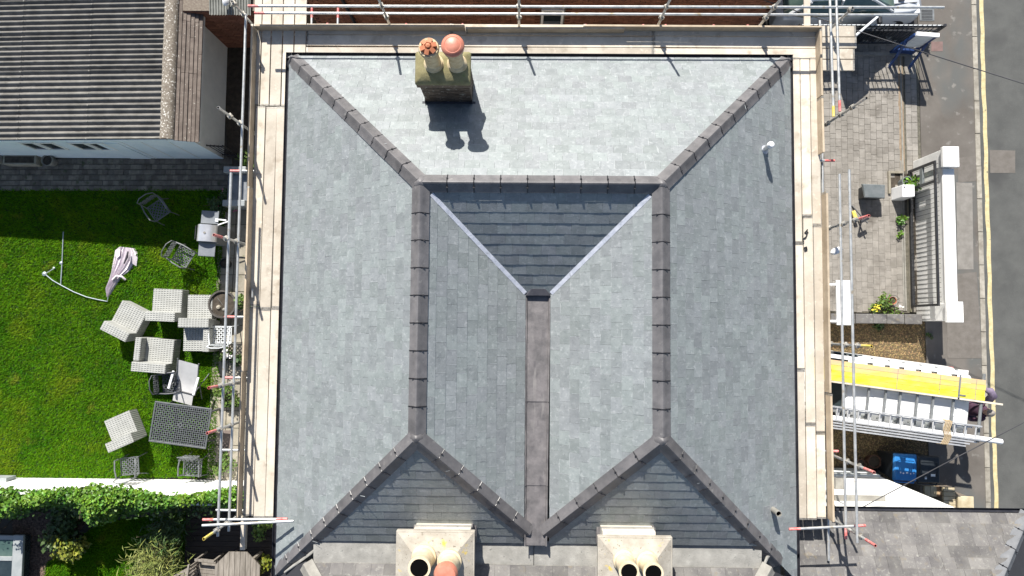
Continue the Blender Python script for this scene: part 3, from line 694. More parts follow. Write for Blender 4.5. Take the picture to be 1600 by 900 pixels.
# guard rails
def rail(a, b, ea=None, eb=None):
    o = tb('guard_rail', a, b); a, b = Vector(a), Vector(b); d = (b - a).normalized()
    if ea: part('tube_end', MB().tube(a - d * .002, a + d * .2, .0252, 10), ea, o, True, smooth=50)
    if eb: part('tube_end', MB().tube(b + d * .002, b - d * .2, .0252, 10), eb, o, True, smooth=50)
rail((XSL, yat(395, 22, ZR1), ZR1), (XSL - .02, yat(363, 830, ZR1), ZR1))
rail((XSL, yat(367, 270, ZR2), ZR2), (XSL - .03, yat(350, 838, ZR2), ZR2))
rail((xat(388, 4, ZR2), yat(800, 11, ZR2), ZR2), (xat(1475, 13, ZR2), yat(800, 9, ZR2), ZR2), TUBER)
rail((xat(398, 18, ZR1), yat(800, 22, ZR1), ZR1), (xat(1433, 25, ZR1), yat(800, 21, ZR1), ZR1), TUBER)
rail((XSR, yat(1310, 272, ZR1), ZR1), (XSR, yat(1318, 842, ZR1), ZR1), None, TUBER)
rail((XSR - .03, yat(1321, 265, ZR2), ZR2), (XSR - .01, yat(1332, 848, ZR2), ZR2))
rail((xat(1298, 100, ZR1 + .1), yat(1298, -30, ZR1 + .1), ZR1 + .1), (xat(1301, 100, ZR1 + .1), yat(1303, 182, ZR1 + .1), ZR1 + .1), None, TUBEY)
rail((xat(1308, 100, ZR2), yat(1308, -30, ZR2), ZR2), (xat(1311, 100, ZR2), yat(1312, 174, ZR2), ZR2), None, TUBER)
# returns at the foot of both walkways
rail(P(317, 812, 6.0), P(449, 811, 6.0), TUBER, TUBER)
rail(P(316, 821, 6.25), P(459, 814, 6.25))
rail(P(1233, 827, 6.05), P(1352, 821, 6.05), TUBER, TUBER)
# braces
for a, b in (((383, 178, 6.3), (398, 60, 5.5)),): pass
# transoms
for px, py in ((360, 267), (351, 495), (350, 590), (345, 703), (338, 797)):
    y = yat(px, py, 5.27); o = tb('transom', (xat(px, py, 5.27), y, 5.27), (XL + .1, y, 5.27)); a = Vector((xat(px, py, 5.27), y, 5.27))
    part('tube_end', MB().tube(a - Vector((.002, 0, 0)), a + Vector((.2, 0, 0)), .0252, 10), TUBER if py in (267, 495, 590) else STEEL, o, True, smooth=50)
for px, py in ((1304, 251), (1312, 60), (1310, 705)):
    y = yat(px, py, 5.27); o = tb('transom', (XR - .1, y, 5.27), (xat(px, py, 5.27), y, 5.27)); a = Vector((xat(px, py, 5.27), y, 5.27))
    part('tube_end', MB().tube(a + Vector((.002, 0, 0)), a - Vector((.2, 0, 0)), .0252, 10), TUBER, o, True, smooth=50)
for px in (487, 528, 512, 635, 723, 915, 1005, 1040, 1115, 1168):
    x = xat(px, 30, 5.27); o = tb('transom', (x, YT - .1, 5.27), (x, YST + (.45 if px in (487, 528) else .14), 5.27))
    e = Vector((x, YST + (.45 if px in (487, 528) else .14), 5.27)); part('tube_end', MB().tube(e + Vector((0, .002, 0)), e - Vector((0, .2, 0)), .0252, 10), TUBER, o, True, smooth=50)
# ledgers under the boards
tb('ledger', (XSL + .06, -4.2, 5.2), (XSL + .06, 5.9, 5.2)); tb('ledger', (XSR - .06, -4.4, 5.2), (XSR - .06, 6.1, 5.2)); tb('ledger', (XSL, YST - .06, 5.2), (XSR, YST - .06, 5.2))
# toe boards
def toe(a, b, h=.215, z=ZB + .002):
    a, b = Vector((*a, z)), Vector((*b, z)); d = (b - a).normalized(); s_ = d.cross(Vector((0, 0, 1))) * .019; u = Vector((0, 0, h))
    part('toe_board', MB().hexa([a - s_, b - s_, b + s_, a + s_], [a - s_ + u, b - s_ + u, b + s_ + u, a + s_ + u]), TOE, scaf, True, bevel=.004)
    part('band_iron', MB().hexa([a - s_ * 1.05 - d * .002, a + d * .035 - s_ * 1.05, a + d * .035 + s_ * 1.05, a + s_ * 1.05 - d * .002], [v + u * 1.01 for v in (a - s_ * 1.05 - d * .002, a + d * .035 - s_ * 1.05, a + d * .035 + s_ * 1.05, a + s_ * 1.05 - d * .002)]), COUP, scaf, True)
XTL, XTR, YTT = -5.215, 5.80, 5.775
toe((XTL - .01, YTT + .02), (XTL, 2.6)); toe((XTL + .015, 2.62), (XTL + .012, -.9)); toe((XTL - .01, -.88), (XTL - .012, yat(380, 806, 5.5)))
toe((XTL + .03, YTT), (-1.1, YTT + .008), .215); toe((-1.08, YTT - .03), (2.0, YTT - .02), .20); toe((1.2, YTT + .03), (XTR - .02, YTT + .02), .2)
toe((XTR - .05, YTT - .03), (XTR - .04, 4.45)); toe((XTR - .04, 4.43), (XTR - .03, 3.35)); toe((XTR + .02, 2.6), (XTR + .02, -1.2)); toe((XTR + .035, -1.22), (XTR + .04, yat(1300, 813, 5.5)))
part('support_timber', MB().bb(XTL - .04, XTL + .05, yat(378, 858, 5.3), yat(378, 806, 5.3), 5.25, 5.35), BOARD, scaf, True)
# boards : separate things lying on the tubes
bn = 0
def board(x0, x1, y0, y1, label, group, dz=0, rz=0):
    global bn; bn += 1
    L = max(x1 - x0, y1 - y0)
    mb = MB(); cx_, cy_ = (x0 + x1) / 2, (y0 + y1) / 2
    mb.box((0, 0, -.019), (x1 - x0, y1 - y0, .038))
    lx = x1 - x0 > y1 - y0; bands = []
    for e_ in (-1, 1):
        if lx: bands.append(MB().box((e_ * ((x1 - x0) / 2 - .016), 0, -.019), (.034, y1 - y0 + .004, .041)))
        else: bands.append(MB().box((0, e_ * ((y1 - y0) / 2 - .016), -.019), (x1 - x0 + .004, .034, .041)))
    o = solo('scaffold_board', mb, BOARD, label, 'board', group, bevel=.004); o.location = (cx_, cy_, ZB + dz + random.uniform(0, .004)); o.rotation_euler = (random.gauss(0, .002), random.gauss(0, .002), rz + random.gauss(0, .0018))
    for b_ in bands: part('end_band', b_, COUP, o)
    return o
GL, GT, GR = 'boards of the left walkway', 'boards of the top walkway', 'boards of the right walkway'
j1, j2, j3 = yat(410, 165, ZB), yat(410, 481, ZB), yat(410, 809, ZB)
rowsL = [(-4.765, -4.585, 'row beside the gutter'), (-4.985, -4.780, 'middle row'), (-5.190, -5.000, 'outer row against the toe board')]
for i, (a, b, nm) in enumerate(rowsL):
    j2b = j2 + (.0, -.02, .03)[i]
    board(a, b, j2b + .004, j1 - .02, f'pale scaffold board on the left walkway, {nm}, upper middle length', GL)
    board(a - .01, b - .006, j3 + (0, .0, .03)[i], j2b - .006, f'pale scaffold board on the left walkway, {nm}, long lower length', GL)
for i, (p0, p1) in enumerate(((396, 408), (409, 423), (424, 441), (442, 459), (460, 478))):
    nm = ('first', 'second', 'third', 'fourth', 'fifth')[i]
    x0, x1 = xat(p0, 60, ZB), xat(p1, 60, ZB)
    board(x0 + .004, x1 - .004, j1 if i < 4 else yat(450, 86, ZB), 6.42, f'scaffold board crossing the top left corner, {nm} from the left', 'boards crossing the top left corner')
TY = [(yat(800, 89, ZB), yat(800, 74, ZB), 'row beside the gutter'), (yat(800, 73, ZB), yat(800, 56, ZB), 'middle row'), (yat(800, 55, ZB), yat(800, 38, ZB), 'shaded outer row')]
xj = xat(1021, 60, ZB); x00 = xat(479, 60, ZB); x99 = xat(1277, 60, ZB); xjj = xat(706, 45, ZB)
for i, (a, b, nm) in enumerate(TY):
    if i == 2:
        board(x00, xjj - .004, a + .004, b, 'scaffold board in the shaded outer row of the top walkway, left length', GT); board(xjj, xj - .004, a + .004, b, 'scaffold board in the shaded outer top row, middle length behind the chimney pots', GT)
    else: board(x00, xj - .004, a + .004, b - .004, f'long scaffold board on the top walkway, {nm}, left of the joint', GT)
    board(xj + .004, x99, a + .004, b - .002, f'scaffold board on the top walkway, {nm}, right of the joint', GT)
board(xat(745, 88, ZB), xj, yat(800, 92, ZB) , yat(800, 85, ZB) - .01, 'half hidden scaffold board under the top gutter', GT, -.045)
RX = [(5.265, 5.435, 'row beside the gutter'), (5.448, 5.655, 'middle row'), (5.668, 5.79, 'outer row against the toe board')]
yt = yat(1260, 90, ZB)
RX = [(5.255, 5.425), (5.44, 5.615), (5.63, 5.79)]
nmR = ['row beside the gutter', 'middle row', 'outer row against the toe board']
brk = [(380, 578), (338, 663), (352, 676)]
for i, (a, b) in enumerate(RX):
    u0, u1 = yat(1260, brk[i][0], ZB), yat(1260, brk[i][1], ZB); e = yat(1260, 812 + (0, 0, -2)[i], ZB)
    board(a, b, u0 + .004, yt, f'pale scaffold board on the right walkway, {nmR[i]}, upper length', GR)
    board(a + .012, b + .012, u1 + .004, u0 - .004, f'pale scaffold board on the right walkway, {nmR[i]}, middle length', GR)
    board(a + .006, b + .006, e, u1 - .004, f'pale scaffold board on the right walkway, {nmR[i]}, lower length', GR)
for i, (p0, p1, pe) in enumerate(((40, 57, 1337), (58, 75, 1338), (76, 92, 1335), (93, 110, 1335))):
    board(XTR - .02 + .06, xat(pe, p0, ZB), yat(1310, p1, ZB), yat(1310, p0, ZB) - .004, f'short scaffold board jutting out beyond the top right corner, {("first", "second", "third", "fourth")[i]} from the top', 'short boards beyond the top right corner')
board(xat(1272, 15, 5.9), xat(1282, 15, 5.9), YST + .02, YST + .9, 'upright looking board end rising past the top right corner of the scaffold', 'loose boards on the scaffold', .06)
# loose coupler + strap lying on boards
solo('tube_offcut', MB().tube((0, -.085, .028), (0, .085, .028), .027, 12), STEEL, 'short steel tube offcut lying on the left walkway boards', 'tube offcut', smooth=50).location = P(395, 458, ZB + .003)
mb = MB(); pts = [(0, .14, .02), (.05, .10, .02), (.02, .04, .03), (-.04, .0, .02), (-.02, -.06, .03), (.03, -.09, .02), (.01, -.16, .02), (-.03, -.14, .025)]
mb.path(pts[:5], .013, 6); mb.path([(-.02, -.17, .02), (.03, -.15, .03), (.04, -.2, .02), (-.01, -.22, .02)], .016, 6); mb.path([(.06, .19, .02), (.02, .15, .03), (.07, .13, .02)], .013, 6)
o = solo('webbing_strap', mb, BINP, 'dark crumpled strap lying on the right walkway boards', 'strap', smooth=60); o.location = P(1257, 374, ZB + .006); o.scale = (1, 1, .6)

# ------------------------------------------------------------------ brick house across the top
nb = thing('brick_house', 'red brick side wall with a small white window across the alley', 'house', (.3, 8.6, 0))
YW = 7.0
part('wall', MB().bb(-4.75, 5.55, YW + .03, 13, 0, 5.15), MORTAR, nb, True)
bm_ = mesh('brick', MB().bb(-.107, .107, -.015, .04, -.0325, .0325), BRICK)
bl = []; k = 0
wx0, wx1 = xat(846, 15, 3.55), xat(881, 15, 3.55); wz0, wz1 = 2.95, 3.75
while k * .075 < 5.1:
    z = .04 + k * .075; x = -4.64 + (.1125 if k % 2 else 0)
    while x < 5.46:
        if not (wx0 - .13 < x < wx1 + .13 and wz0 - .05 < z < wz1 + .05): bl.append((x, z))
        x += .225
    k += 1
bl.sort(key=lambda q: abs(q[1] - 3.9)); rest = MB()
for i, (x, z) in enumerate(bl):
    if i < 300: shared('brick', bm_, nb, Matrix.Translation(Vector((x, YW + random.uniform(-.003, .003), z)) - base(nb)))
    else: rest.bb(x - .107, x + .107, YW - .015, YW + .04, z - .0325, z + .0325)
part('brick', rest, BRICK, nb, True, kind='stuff')
w = part('window', MB().bb(wx0, wx0 + .05, YW - .03, YW + .05, wz0, wz1).bb(wx1 - .05, wx1, YW - .03, YW + .05, wz0, wz1).bb(wx0 + .05, wx1 - .05, YW - .028, YW + .05, wz0, wz0 + .06).bb(wx0 + .05, wx1 - .05, YW - .028, YW + .05, wz1 - .06, wz1), WHITE, nb, True)
part('pane', MB().bb(wx0 + .04, wx1 - .04, YW + .0, YW + .02, wz0 + .05, wz1 - .05), GLASSD, w, True)
part('sill', MB().bb(wx0 - .06, wx1 + .06, YW - .09, YW + .02, wz0 - .06, wz0 - .005), WHITE, w, True)
part('downpipe', MB().tube((xat(540, 15, 4), YW - .06, 0), (xat(540, 15, 4), YW - .06, 5), .04, 8), GUT, nb, True, smooth=50)
part('roof', MB().hexa([(-4.9, YW - .05, 5.152), (5.7, YW - .05, 5.152), (5.7, 14, 5.152), (-4.9, 14, 5.152)], [(-4.9, YW - .05, 5.22), (5.7, YW - .05, 5.22), (5.7, 10, 5.8), (-4.9, 10, 5.8)]), OLDSLATE, nb, True)

# ------------------------------------------------------------------ garage, top left
gar = thing('garage', 'pale blue rendered garage with a corrugated grey roof and brown tiled edge', 'garage', (-11.5, 8, 0))
YG0 = P(150, 247, 0).y; ZV_ = 1.95; XGE = P(353, 150, 0).x
zr = 2.25; xr = xat(259, 150, zr); ze = 2.0; xe = xat(313, 150, ze); zl = 1.35
def gz(x): return zr + (x - xr) / (xe - xr) * (ze - zr) if x > xr else zr - (xr - x) * .05
wall = MB(); YB0 = 14.0
prof = [(-20, 0), (XGE, 0), (XGE, gz(xe) - .06), (xr, zr - .09), (-20, gz(-20) - .09)]
wall.add([(a, YG0, b) for a, b in prof] + [(a, YB0, b) for a, b in prof], [tuple(range(5)), tuple(range(9, 4, -1))] + [(i, i + 5, (i + 1) % 5 + 5, (i + 1) % 5) for i in range(5)])
for i in range(2, 7): wall.mi[i] = 0
wall.mi[3] = 1
part('wall', wall, [BLUEREN, GREYREN], gar, True)
# corrugated sheets
yv = yat(150, 216.5, 2.2)
xcuts = [xr + .03, xat(138, 100, 2.25), xat(31, 100, 2.15), -20.0]
yc = [yv, yat(140, 162, 2.3), yat(140, 108, 2.3), yat(140, 53, 2.3), yat(140, -4, 2.3), 13.6]
for i in range(3):
    for j in range(5):
        xa, xb = xcuts[i] + (.0 if i == 0 else .06), xcuts[i + 1]; ya_, yb_ = yc[j], yc[j + 1] + (.02)
        nw = max(1, round((yb_ - ya_) / .137)); mb = MB(); ns = nw * 8
        for q in range(ns + 1):
            y = ya_ + (yb_ - ya_) * q / ns; dz = .034 * math.cos(2 * math.pi * q / 8) + .004 * (j % 2) + .010 * (2 - i) - .014
            for x in (xa, xb): mb.v.append((x, y, gz(x) + dz))
        for q in range(ns): mb.f.append((2 * q, 2 * q + 1, 2 * q + 3, 2 * q + 2)); mb.mi.append(0)
        o = part('roof_sheet', mb, CORR, gar, True, smooth=70)
        for sx in ([xa - .08] if i else []):
            bm2 = MB()
            for q in range(0, nw, 1):
                y = ya_ + (q) * (yb_ - ya_) / nw; bm2.lathe([(.018, -.01), (.018, .012), (0, .02)], (sx, y, gz(sx) + .03), 6)
            part('fixing_bolt', bm2, SILL, o, True)
rc = MB(); ns = 34
for q in range(ns + 1):
    y = yv - .02 + (13.6 - yv) * q / ns
    for k in range(7):
        t = math.pi * k / 6; rc.v.append((xr + .05 - .17 * math.cos(t) + random.uniform(-.004, .004), y, zr - .03 + .12 * math.sin(t) + random.uniform(-.004, .004)))
for q in range(ns):
    for k in range(6): a = q * 7 + k; rc.f.append((a, a + 1, a + 8, a + 7)); rc.mi.append(0)
part('ridge_cap', rc, RIDGECEM, gar, True, smooth=70)
x = xr + .2; nrow = 6; wd = (xe - x) / nrow
for i in range(nrow):
    y = yv - .03; xa_ = x + i * wd
    while y < 11.5:
        l = random.choice((1.3, .9, 1.7)); brkn = (i in (3, 4, 5) and abs(y + l / 2 - yat(300, 105, 2)) < .25)
        y2 = y + l - .006; dz = random.uniform(-.004, .006)
        za_, zb_ = gz(xa_) + .012 + dz, gz(xa_ + wd) + .036 + dz
        part('roof_tile', MB().hexa([(xa_ + .0, y, za_ - .02), (xa_ + wd + .015, y, zb_ - .02), (xa_ + wd + .015, y2, zb_ - .02), (xa_, y2, za_ - .02)],
                                    [(xa_ + .0, y, za_), (xa_ + wd + .015, y, zb_), (xa_ + wd + .015, y2, zb_), (xa_, y2, za_)]), TILE, gar, True, bevel=.004)
        y += l
part('roof_deck', MB().add([(-20, yv, gz(-20) - .05), (xr, yv, zr - .05), (xr, 13.6, zr - .05), (-20, 13.6, gz(-20) - .05)], [(0, 1, 2, 3)]).add([(xr, yv, zr - .05), (xe, yv, gz(xe) - .03), (xe, 13.6, gz(xe) - .03), (xr, 13.6, zr - .05)], [(0, 1, 2, 3)]), DECK, gar, True)
for px0, px1 in ((28, 52), (56, 82), (105, 132), (135, 162)):
    xa_, xb_ = xat(px0, 222, 1.6), xat(px1, 222, 1.6)
    w = part('window', MB().bb(xa_, xb_, YG0 - .03, YG0 + .02, .95, 1.0).bb(xa_, xb_, YG0 - .03, YG0 + .02, 1.60, 1.66).bb(xa_, xa_ + .04, YG0 - .028, YG0 + .02, 1.0, 1.60).bb(xb_ - .04, xb_, YG0 - .028, YG0 + .02, 1.0, 1.60), WHITE, gar, True)
    part('pane', MB().bb(xa_ + .03, xb_ - .03, YG0 - .012, YG0 - .004, .99, 1.61), GLASSD, w, True)
part('door', MB().bb(xat(172, 225, 1), xat(205, 225, 1), YG0 - .02, YG0 + .02, .02, 1.6), BLUEREN, gar, True, label='plain pale blue side door')
for px in (212, 243, 285): part('wall_seam', MB().bb(xat(px, 230, 1), xat(px, 230, 1) + .03, YG0 - .012, YG0 + .01, .02, 1.7), GREYREN, gar, True)
part('eaves_board', MB().bb(xe - .06, xe - .01, yv, 11, gz(xe) - .14, gz(xe) - .03), GREYREN, gar, True)
part('verge_board', MB().hexa([(-20, yv - .01, gz(-20) - .16), (xr, yv - .01, zr - .17), (xr, yv + .03, zr - .17), (-20, yv + .03, gz(-20) - .16)], [(-20, yv - .01, gz(-20) - .05), (xr, yv - .01, zr - .06), (xr, yv + .03, zr - .06), (-20, yv + .03, gz(-20) - .05)]), BLUEREN, gar, True)
# brick store with ribbed roof
sx0, sx1 = P(330, 60, 0).x + .3, XL - .1; sy = yat(360, 62, .5)
stx = thing('brick_store', 'small brick store with a ribbed grey sheet roof between garage and house', 'outbuilding', (-6.6, 9, 0))
part('wall', MB().bb(sx0, sx1 - .9, sy, 13, 0, 2.2), MORTAR, stx, True)
mb = MB(); bmm = mesh('brick', MB().bb(-.107, .107, -.012, .03, -.0325, .0325), BRICK)
for kk in range(29):
    for ii in range(int((sx1 - .9 - sx0) / .225)):
        shared('brick', bmm, stx, Matrix.Translation(Vector((sx0 + .11 + ii * .225 + (.06 if kk % 2 else 0), sy - .005, .05 + kk * .075)) - base(stx)))
mb = MB(); nr = 60; xa_, xb_ = xat(326, 10, 2.3), xat(391, 10, 2.3)
for q in range(nr + 1):
    xx = xa_ + (xb_ - xa_) * q / nr; dz = .03 if (q % 4) in (0, 1) else 0
    for yy, zz in ((sy - .12, 2.22), (13, 2.9)): mb.v.append((xx, yy, zz + dz))
for q in range(nr): mb.f.append((2 * q, 2 * q + 2, 2 * q + 3, 2 * q + 1)); mb.mi.append(0)
part('roof_sheet', mb, CORR2, stx, True)
solo('plastic_bag', MB().lathe([(.02, 0), (.09, .02), (.07, .06), (.03, .09), (0, .1)], (0, 0, 0), 9), PAPER, 'scrunched white plastic bag lying on the ribbed roof', 'bag', smooth=60).location = P(355, 4, 2.33) + Vector((0, 0, .06))
bpy.data.objects['plastic_bag'].scale = (1, 1.4, 1)

# ------------------------------------------------------------------ white neighbour, bottom right
wn = thing('white_house', 'white walled neighbouring house with an old mottled slate roof', 'house', (9, -9, 0))
ZN = 4.6; yn = yat(1400, 798, ZN); ynw = yn - .12; xn0 = 5.25; xn1 = P(1530, 797, ZN).x
part('wall', MB().bb(xn0 + .1, xn1, -16, ynw, 0, ZN - .1), WHITE, wn, True)
xh = xat(1606, 800, ZN)
poly = [(xh, yn - .03, ZN), (xn0, yn - .03, ZN), (xn0, yn - 3.6, ZN + 2.3), (xh - 3.6, yn - 3.6, ZN + 2.3)]
part('roof_deck', MB().add([(a, b, c - .02) for a, b, c in poly], [(0, 1, 2, 3)]).add([(xh, yn - .03, ZN - .02), (xh, -16, ZN - .02), (xh - 3.6, -16, ZN + 2.28), (xh - 3.6, yn - 3.63, ZN + 2.28)], [(0, 1, 2, 3)]), DECK, wn, True)
lay(pieces(poly, .27, .215, .06, 0, .16), wn, OLDSLATE, OLDSLATE, .018, .036)
ridge_run((xh, yn - .03, ZN), (xh - 3.5, yn - 3.53, ZN + 2.24), .07, wn, m=mat('grey_hip', (.10, .105, .115), (.15, .155, .165), 5, .6))
gutter('gutter', (xh + .05, yn + .02, ZN - .04), (xn0, yn + .02, ZN - .04), GUT, wn, .045)
part('fascia', MB().bb(xn0, xh, yn - .11, yn - .05, ZN - .2, ZN - .05), GUT, wn, True)
lz = 3.4
part('window_ledge', MB().bb(xat(1305, 780, lz), xat(1384, 780, lz), ynw - .02, ynw + .12, lz - .05, lz), SILL, wn, True)
part('door_hood', MB().bb(xat(1305, 762, 2.3), xat(1318, 762, 2.3), ynw - .02, ynw + .25, 2.25, 2.32), SILL, wn, True)
part('plinth', MB().bb(xn0 + .1, xn1 + .01, ynw - .5, ynw + .03, 0, .85), GREYREN, wn, True)

# ------------------------------------------------------------------ white front wall, gate
wx_in = P(1432, 400, 0).x; wx_out = XP + .02
wy0, wy1 = P(1440, 492, 0).y, P(1440, 262, 0).y
fw = thing('boundary_wall', 'white painted front boundary wall with square end piers', 'wall', ((wx_in + wx_out) / 2, (wy0 + wy1) / 2, 0))
part('wall', MB().bb(wx_in, wx_out, wy0, wy1, 0, 1.18), WHITED, fw, True, bevel=.01)
part('coping', MB().bb(wx_in - .02, wx_out + .06, wy0 + .31, wy1 - .31, 1.182, 1.26), WHITE, fw, True, bevel=.02)
for yy in (wy0 + .05, wy1 - .05):
    part('pier', MB().bb(wx_in - .04, wx_out + .03, yy - .22, yy + .22, 0, 1.32), WHITED, fw, True, bevel=.01)
    part('pier_cap', MB().bb(wx_in - .10, wx_out + .09, yy - .26, yy + .26, 1.322, 1.42).hexa([(wx_in - .08, yy - .24, 1.42), (wx_out + .07, yy - .24, 1.42), (wx_out + .07, yy + .24, 1.42), (wx_in - .08, yy + .24, 1.42)], [(wx_in + .1, yy - .06, 1.47), (wx_out - .1, yy - .06, 1.47), (wx_out - .1, yy + .06, 1.47), (wx_in + .1, yy + .06, 1.47)]), WHITED, fw, True, bevel=.012)
gx = P(1421, 400, 0).x; gy0, gy1 = P(1421, 480, 0).y, P(1421, 268, 0).y
gt = thing('sliding_gate', 'dark grey metal sliding gate rolled back against the white wall', 'gate', (gx, (gy0 + gy1) / 2, 0))
GZ = 1.22
part('top_rail', MB().bb(gx - .022, gx + .022, gy0, gy1, GZ - .03, GZ + .03), BLACKM, gt, True)
part('bottom_rail', MB().bb(gx - .035, gx + .035, gy0, gy1, .08, .16), BLACKM, gt, True)
for yy in (gy0 + .03, gy1 - .03, gy1 - .52): part('gate_post', MB().bb(gx - .032, gx + .032, yy - .03, yy + .03, .16, GZ - .03), BLACKM, gt, True)
part('mid_rail', MB().bb(gx - .028, gx + .028, gy1 - .49, gy1 - .06, .60, .72), BOXG, gt, True)
brm = mesh('baluster', MB().tube((0, 0, .16), (0, 0, GZ + .13), .0055, 6), BLACKM)
nbz = 30
for i in range(nbz):
    shared('baluster', brm, gt, Matrix.Translation((0, gy0 + .1 + (gy1 - gy0 - .2) * i / (nbz - 1) - (gy0 + gy1) / 2, 0)))
trx = P(1413.5, 400, 0).x
st = struct('gate_track', MB().bb(trx - .02, trx + .02, gy0 - .1, P(1412, 75, 0).y, 0, .018).bb(trx - .075, trx - .035, gy0 - .1, gy1 + .3, 0, .02), SILL)
struct('gate_channel', MB().bb(trx - .08, trx + .06, gy1, P(1412, 75, 0).y, -.02, .006), mat('rusty_channel', (.20, .15, .10), (.30, .23, .16), 9, .9))
bx = P(1386, 268, 0)
struct('bed_edging', MB().bb(bx.x, bx.x + .06, P(1386, 303, 0).y, bx.y, 0, .07).bb(bx.x + .065, bx.x + .40, bx.y - .06, bx.y, 0, .07), SLABM)
struct('front_bed', MB().bb(bx.x + .06, wx_in - .01, P(1386, 303, 0).y, bx.y - .06, -.02, .010).bb(trx + .15, wx_in - .01, gy0, P(1386, 303, 0).y - .001, -.02, .010), SOIL)
struct('bed_kerb', MB().bb(trx + .10, trx + .15, gy0 - .12, gy1 - .35, 0, .06), SLABM)
mo = thing('gate_motor', 'white gate motor housing beside the sliding gate end', 'motor', P(1402, 304, 0))
mb = MB(); mb.hexa([(-.17, -.17, 0), (.17, -.17, 0), (.17, .17, 0), (-.17, .17, 0)], [(-.13, -.17, .5), (.19, -.15, .5), (.19, .17, .5), (-.13, .17, .5)])
part('housing', mb, PAPER, mo, bevel=.02); part('lock', MB().lathe([(.02, 0), (.02, .006), (0, .006)], (-.08, .1, .5), 8), RUBBER, mo)
pb = thing('planter_tub', 'small grey tub standing beside the white gate motor', 'tub', P(1408, 287, 0))
part('tub', MB().lathe([(.10, 0), (.14, .30), (.12, .30), (.11, .22), (0, .22)], (0, 0, 0), 12), BOXG, pb, smooth=50)
# low stone wall between the drives
lw = thing('stone_wall', 'low dark stone wall with rough coping between the paved and gravel drives', 'wall', P(1380, 495, 0))
lwp0, lwp1 = P(1325, 497, 0), P(1425, 499, 0)
yl_ = lwp1.y; xw0, xw1 = 8.2, wx_in - .12
part('wall', MB().bb(xw0, xw1, yl_ - .10, yl_ + .10, 0, .34), MORTAR, lw, True)
x = xw0
while x < xw1 - .1:
    l = random.uniform(.24, .5); x2 = min(x + l, xw1)
    part('coping_stone', MB().bb(x + .006, x2 - .006, yl_ - .13 + random.uniform(-.01, .01), yl_ + .13, .341, .44 + random.uniform(0, .02)), OLDSLATE, lw, True, bevel=.015); x = x2

# ------------------------------------------------------------------ metal fence top right, sign, car
fy = yat(1390, 70, 0); fx0, fx1 = 7.2, P(1436, 68, 0).x - .05
fn = thing('metal_fence', 'black metal railing fence between the paved drive and the parked car', 'fence', ((fx0 + fx1) / 2, fy, 0))
part('top_rail', MB().bb(fx0, fx1, fy - .02, fy + .02, 1.12, 1.16), BLACKM, fn, True); part('bottom_rail', MB().bb(fx0, fx1, fy - .02, fy + .02, .10, .15), BLACKM, fn, True)
part('mid_rail', MB().bb(fx0, fx1, fy - .018, fy + .018, .9, .93), BLACKM, fn, True)
for i in range(2): part('post', MB().bb((fx0, fx1)[i] - .03, (fx0, fx1)[i] + .03, fy - .03, fy + .03, 0, 1.25), BLACKM, fn, True)
fbm = mesh('railing_bar', MB().tube((0, 0, .12), (0, 0, 1.24), .011, 6), BLACKM)
nb_ = 30
for i in range(nb_): shared('railing_bar', fbm, fn, Matrix.Translation((fx0 + .08 + (fx1 - fx0 - .16) * i / (nb_ - 1) - (fx0 + fx1) / 2, 0, 0)))
part('railing_cap', MB().bb(fx0, fx1, fy + .012, fy + .034, 1.162, 1.185), SIGNG, fn, True)
struct('drive_kerb', MB().bb(fx0, fx1, fy - .32, fy - .22, 0, .05), SILL)
sheet('side_yard', [(5.6, fy + .05), (XP - .02, fy + .05), (XP - .02, 16), (5.6, 16)], -.004, mat('yard_tarmac', (.035, .033, .032), (.06, .057, .054), 3, .9), .03)
sg = thing('sign_board', 'blue framed board with a pale slatted panel standing near the street corner', 'sign board', P(1408, 84, 0), R(-4))
part('frame', MB().bb(-.34, -.27, -.03, .03, 0, 1.2).bb(.20, .27, -.03, .03, 0, 1.2).bb(-.27, .20, -.028, .028, .08, .30), SIGNBL, sg)
for k in range(5): part('slat', MB().bb(-.27, .20, -.025, .0, .52 + k * .13, .52 + k * .13 + .118), SIGNG, sg)
part('top_cap', MB().bb(-.30, .28, -.05, .05, 1.2, 1.26), PAPER, sg)
part('strut', MB().bb(-.22, -.19, -.36, -.33, 0, .06).hexa([(-.34, -.42, 0), (-.28, -.42, 0), (-.28, -.36, 0), (-.34, -.36, 0)], [(-.34, -.06, .8), (-.28, -.06, .8), (-.28, -.03, .8), (-.34, -.03, .8)]).hexa([(.20, -.42, 0), (.26, -.42, 0), (.26, -.36, 0), (.20, -.36, 0)], [(.20, -.06, .8), (.26, -.06, .8), (.26, -.03, .8), (.20, -.03, .8)]), SIGNBL, sg)

def wheel(parent, x, y, r=.31, w=.2):
    o = part('wheel', MB().lathe([(r * .55, -w / 2), (r, -w / 2), (r, w / 2), (r * .55, w / 2)], (0, 0, 0), 20, close=False), RUBBER, parent, smooth=40)
    o.location = (x, y, r); o.rotation_euler = (math.pi / 2, 0, 0)
    part('rim', MB().lathe([(0, -w / 2 + .02), (r * .56, -w / 2 + .01), (r * .56, w / 2 - .01), (0, w / 2 - .02)], (0, 0, 0), 16), ALU, o, smooth=40); return o
def loft(sections, m, name, parent, **k):
    """sections: list of (x, [(y,z)...]) closed loops with same count"""
    mb = MB(); n = len(sections[0][1])
    for x, lp in sections: mb.v += [(x, y, z) for y, z in lp]
    for i in range(len(sections) - 1):
        for q in range(n): a = i * n + q; b = i * n + (q + 1) % n; mb.f.append((a, b, b + n, a + n))
    mb.f += [tuple(range(n))[::-1], tuple(range((len(sections) - 1) * n, len(sections) * n))]; mb.mi = [0] * len(mb.f)
    return part(name, mb, m, parent, **k)
